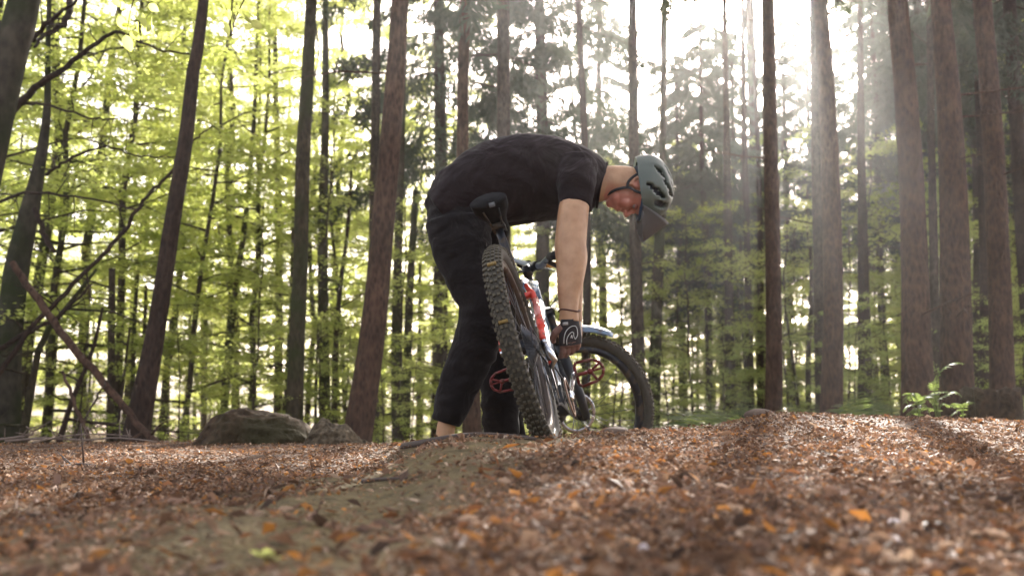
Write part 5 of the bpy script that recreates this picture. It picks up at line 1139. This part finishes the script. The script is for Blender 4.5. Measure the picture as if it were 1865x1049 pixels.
# rotten stump at the outer edge
D = 7.0; a = P(1812, 768, D); st_ = thing('tree_stump', 'dark rotten stump with a flat broken top at the foot of the outermost trunk', 'stump', (a[0], D, tz(a[0], D)))
h_ = P(1812, 708, D)[2]-tz(a[0], D); n1, n2 = 9, 40; v = []; f = []
for i in range(n1):
    t = i/(n1-1)
    for j in range(n2):
        th = 2*math.pi*j/n2; r_ = .185*(1+.35*(1-t)**3)+.02*math.sin(5*th+1)+.035*float(vnoise(th*3, t*2, 1, 77))+.02*float(vnoise(th*9, t*4, 1, 78))
        v.append((r_*math.cos(th), r_*math.sin(th), -.15+t*(h_+.15)+(t**3)*.05*float(vnoise(th*5, 0, 1, 79))))
for i in range(n1-1):
    for j in range(n2): f.append((i*n2+j, i*n2+(j+1) % n2, (i+1)*n2+(j+1) % n2, (i+1)*n2+j))
k = len(v); v.append((0, 0, h_-.03)); f += [((n1-1)*n2+j, (n1-1)*n2+(j+1) % n2, k) for j in range(n2)]
mb = MB(); mb.add(v, f); mb.obj('trunk', M['mossy'], st_)

# ferns
def frond_mb(pts, seed, wid=.085, pairs=17, start=.22):
    """a frond along pts: rachis and paired narrow, slightly drooping blades"""
    g = random.Random(seed); n = 20; pa = curve([tuple(p) for p in pts], n); mb = MB(); mb.tube([tuple(p) for p in pa], [.0032-.0022*i/n for i in range(n)], 4, cap=False); up0 = Vector((0, 0, 1))
    xs = np.linspace(0, 1, n)
    for k_ in range(pairs):
        t = start+(1-start)*k_/pairs; p = Vector([float(np.interp(t, xs, pa[:, c])) for c in range(3)]); q = Vector([float(np.interp(min(1, t+.05), xs, pa[:, c])) for c in range(3)])
        if (q-p).length < 1e-5: continue
        d = (q-p).normalized(); side = d.cross(up0)
        if side.length < .25: side = d.cross(Vector((0, 1, .3)))
        side.normalize()
        u_ = (t-start)/(1-start); ln = wid*(math.sin(math.pi*(.12+.86*u_))**.75)*g.uniform(.85, 1.1)
        for s in (-1, 1):
            sv = (side*s+d*.45+Vector((g.uniform(-.1, .1), g.uniform(-.1, .1), -.10+g.uniform(-.12, .1)))).normalized(); w = ln*.085+.001; dd_ = (d-sv*d.dot(sv)).normalized(); c = [p+sv*ln*q_+Vector((0, 0, -.18*ln*q_*q_)) for q_ in (0, .33, .66, 1)]; ww = [w*.5, w, w*.75, w*.08]
            v = [];
            for c_, w_ in zip(c, ww): v += [c_-dd_*w_, c_+dd_*w_]
            mb.add(v, [(0, 1, 3, 2), (2, 3, 5, 4), (4, 5, 7, 6)])
    return mb
def frond_mesh(mb, seed):
    g = np.random.default_rng(seed); me = mb.mesh('frond', M['fern'], False); n = len(me.polygons); a_ = me.attributes.new('tone', 'FLOAT_COLOR', 'FACE'); t = np.clip(g.normal(.5, .2, n), 0, 1); a_.data.foreach_set('color', np.stack([t, t, t, np.ones(n)], -1).astype(np.float32).ravel()); return me
def frond(seed, L_=.5, rise=.8, droop=.55):
    pts = [(L_*(.2*t+.65*t*t), 0, L_*(rise*t*1.3-droop*t*t)) for t in np.linspace(0, 1, 6)]
    return frond_mesh(frond_mb(pts, seed, .16*L_/.5, 13, .2), seed)
FR = [frond(1), frond(2, droop=.75), frond(3, droop=.4, rise=.9), frond(4, droop=.95)]
def fern(label, px_, D, sc, n, seed, group=None, lift=0, up=0.):
    rsx = random.Random(seed); x, y, z = spot(px_, D); o = thing('fern', label, 'fern', (x, y, z+lift), group)
    for i in range(n):
        fr_ = obj('frond', FR[i % 4], o); fr_.rotation_euler = (rsx.uniform(-.2, .2), rsx.uniform(-.25, .25)-up, 6.28*i/n+rsx.uniform(-.3, .3)); fr_.scale = (sc*rsx.uniform(.75, 1.15),)*3
    return o
D = 6.3
def near_fern(label, base, fronds, seed, wid):
    x, y, z = spot(base, D); o = thing('fern', label, 'fern', (x, y, z)); rsx = random.Random(seed)
    for i, (tr, w) in enumerate(fronds):
        k_ = len(tr); dy = rsx.uniform(-.12, .12); pts = [Vector((0, 0, 0))]+[Vector(P(a, b_, D+dy*(j+1)/k_))-Vector((x, y, z)) for j, (a, b_) in enumerate(tr)]
        obj('frond', frond_mesh(frond_mb(pts, seed+i, w, 12, .3), seed+i), o)
    return o
near_fern('bright green fern clump whose tallest frond arches before the knotty trunk', 1708, [([(1702, 730), (1706, 695), (1716, 672), (1738, 660), (1756, 662)], .075), ([(1700, 735), (1690, 722), (1705, 714), (1728, 713)], .06), ([(1702, 740), (1718, 722), (1738, 712), (1752, 722)], .06), ([(1690, 745), (1678, 736), (1672, 722), (1662, 726)], .055), ([(1712, 742), (1730, 738), (1748, 742)], .05), ([(1705, 728), (1700, 700), (1706, 682)], .045)], 60, .1)
near_fern('low fern with level fronds before the reddish trunk', 1672, [([(1672, 745), (1668, 722), (1660, 716), (1648, 734)], .08), ([(1674, 745), (1682, 725), (1696, 722), (1704, 738)], .08), ([(1668, 748), (1655, 738), (1644, 748)], .06), ([(1676, 750), (1690, 742), (1708, 748)], .07), ([(1672, 750), (1662, 748), (1650, 757)], .05)], 80, .1)
near_fern('small fern at the foot of the old stump', 1752, [([(1752, 750), (1745, 735), (1736, 734)], .05), ([(1754, 750), (1762, 732), (1772, 734)], .05), ([(1752, 752), (1740, 750), (1730, 757)], .04)], 90, .1)
GF = 'ferns growing in the hollow behind the mound'
for i, (a, D, sc) in enumerate([(1205, 8.6, 1.25), (1240, 9.5, 1.35), (1275, 8.8, 1.25), (1310, 9.8, 1.3), (1335, 8.4, 1.0), (1222, 11.5, 1.5), (1290, 12, 1.5), (1160, 9, 1.1), (1450, 9, .95), (1490, 9.6, 1.0), (1530, 9.2, 1.0), (1570, 10, 1.0), (1605, 9.4, 1.0), (1640, 10.5, 1.0), (1545, 12, 1.2), (1470, 12.5, 1.2), (1596, 12.5, 1.3), (1700, 11, 1.2), (1840, 9.5, .9), (1865, 8.6, .9), (1355, 12, 1.2), (1420, 11, 1.1)]):
    fern(unique_label(a, D, 'feathery light green fern'), a, D, sc*1.25, 8, 30+i, GF)
# low bushy undergrowth beyond the crest
for i, (a, D, sc) in enumerate([(700, 11, .4), (760, 12, .45), (640, 12.5, .4), (1210, 12, .45), (1480, 14, .5), (1560, 13.5, .5), (1620, 14, .55), (1840, 12.5, .5), (470, 11, .35), (590, 12, .4), (330, 11, .4), (150, 11, .45), (60, 12, .5), (1000, 15, .6), (1120, 14, .55), (1310, 15, .5), (1400, 16, .55), (1700, 15, .55), (1780, 13, .5)]):
    x, y, z = spot(a, D); copy_tree(beech[4], (x, y, z-.1), rs.uniform(0, 6), sc, unique_label(a, D, 'knee-high beech seedling'), 'low beech seedlings past the crest', 'bush', a > 800, 'beech_seedling')

finish_labels()
# sprigs of big soft leaves hanging in near the lens
def leaf_mesh():
    v = []; f = []; n = 9
    for i in range(n):
        t = i/(n-1); w = .021*math.sin(math.pi*t**.85)**.8+.0003
        z = -.006*math.sin(t*3)
        v += [(t*.065, -w, z+.004), (t*.065, 0, z), (t*.065, w, z+.004)]
    for i in range(n-1): f += [(i*3, i*3+1, i*3+4, i*3+3), (i*3+1, i*3+2, i*3+5, i*3+4)]
    me = mesh('leaf', v, f, M['beech_leaf']); a_ = me.attributes.new('tone', 'FLOAT_COLOR', 'FACE'); a_.data.foreach_set('color', np.tile([.75, .75, .75, 1], len(f)).astype(np.float32)); return me
LM = leaf_mesh()
def sprig(label, D, tr, spots, seed):
    rsx = random.Random(seed); pts = [Vector(P(a, b_, D)) for a, b_ in tr]; loc = pts[0]; mb = MB(); q = [Vector(p)-loc for p in curve([tuple(p) for p in pts], 14)]
    mb.tube(q, [.004-.0025*i/13 for i in range(14)], 6); o = mb.obj('beech_sprig', M['dark_bark'], None, label=label, cat='twig', loc=loc)
    for i, (a, b_) in enumerate(spots):
        l = obj('leaf', LM, o); p = Vector(P(a, b_, D+rsx.uniform(-.08, .08)))-loc; l.location = p; l.rotation_euler = (rsx.uniform(-.9, .9)+1.2, rsx.uniform(.3, 1.5), rsx.uniform(-1.2, 1.2)+(1.57 if rsx.random() < .3 else 0)); l.scale = (rsx.uniform(.8, 1.2),)*3
sprig('soft blurred beech sprig with big pale leaves hanging in beside the thick beech', 4.3, [(262, -60), (250, -20), (238, 20), (232, 55)], [(205, -2), (218, 8), (232, 20), (246, 14), (258, 24), (214, 30), (226, 44), (240, 56), (228, 64), (250, 40), (262, 44), (270, 8), (198, 14), (276, 30)], 3)
sprig('smaller blurred beech sprig hanging in past the slim leaning tree', 4.3, [(470, -50), (450, -10), (435, 20), (425, 45)], [(404, 8), (416, 18), (428, 10), (440, 26), (452, 16), (422, 34), (412, 42), (446, 46), (458, 38), (430, -6)], 4)

# a soft green seedling on the trail close to the lens
D = 1.0; a, b_ = 478, 1034
while D < 3 and P(a, b_, D)[2] > tz(P(a, b_, D)[0], D)+.004: D += .01
p = P(a, b_, D); o = thing('seedling', 'tiny green seedling on the bare trail close to the lens', 'plant', (p[0], D, tz(p[0], D)))
mb = MB(); mb.tube([(0, 0, -.005), (.002, 0, .012), (.004, .002, .022)], .0009, 5); mb.obj('stem', M['fern'], o)
for i in range(5):
    l = obj('leaf', LM, o, loc=(.003, .001, .010+.003*i), rot=(0, -.35, 1.26*i)); l.scale = (.34,)*3
# ------------------------------------------------------------------ haze: sunlit woodland air
m, N, L = mat('haze')
vp = N.new('ShaderNodeVolumePrincipled'); vp.inputs['Density'].default_value = HAZE; vp.inputs['Color'].default_value = (.95, .93, .92, 1); vp.inputs['Anisotropy'].default_value = HAZE_G
o = N.new('ShaderNodeOutputMaterial'); L.new(vp.outputs[0], o.inputs['Volume'])
hb = MB(); hb.box((0, 92, 7.5), (1640, 262, 26))
hb.obj('haze', m, None, False, kind='stuff', label='thin sunlit haze hanging in the wood', cat='haze')
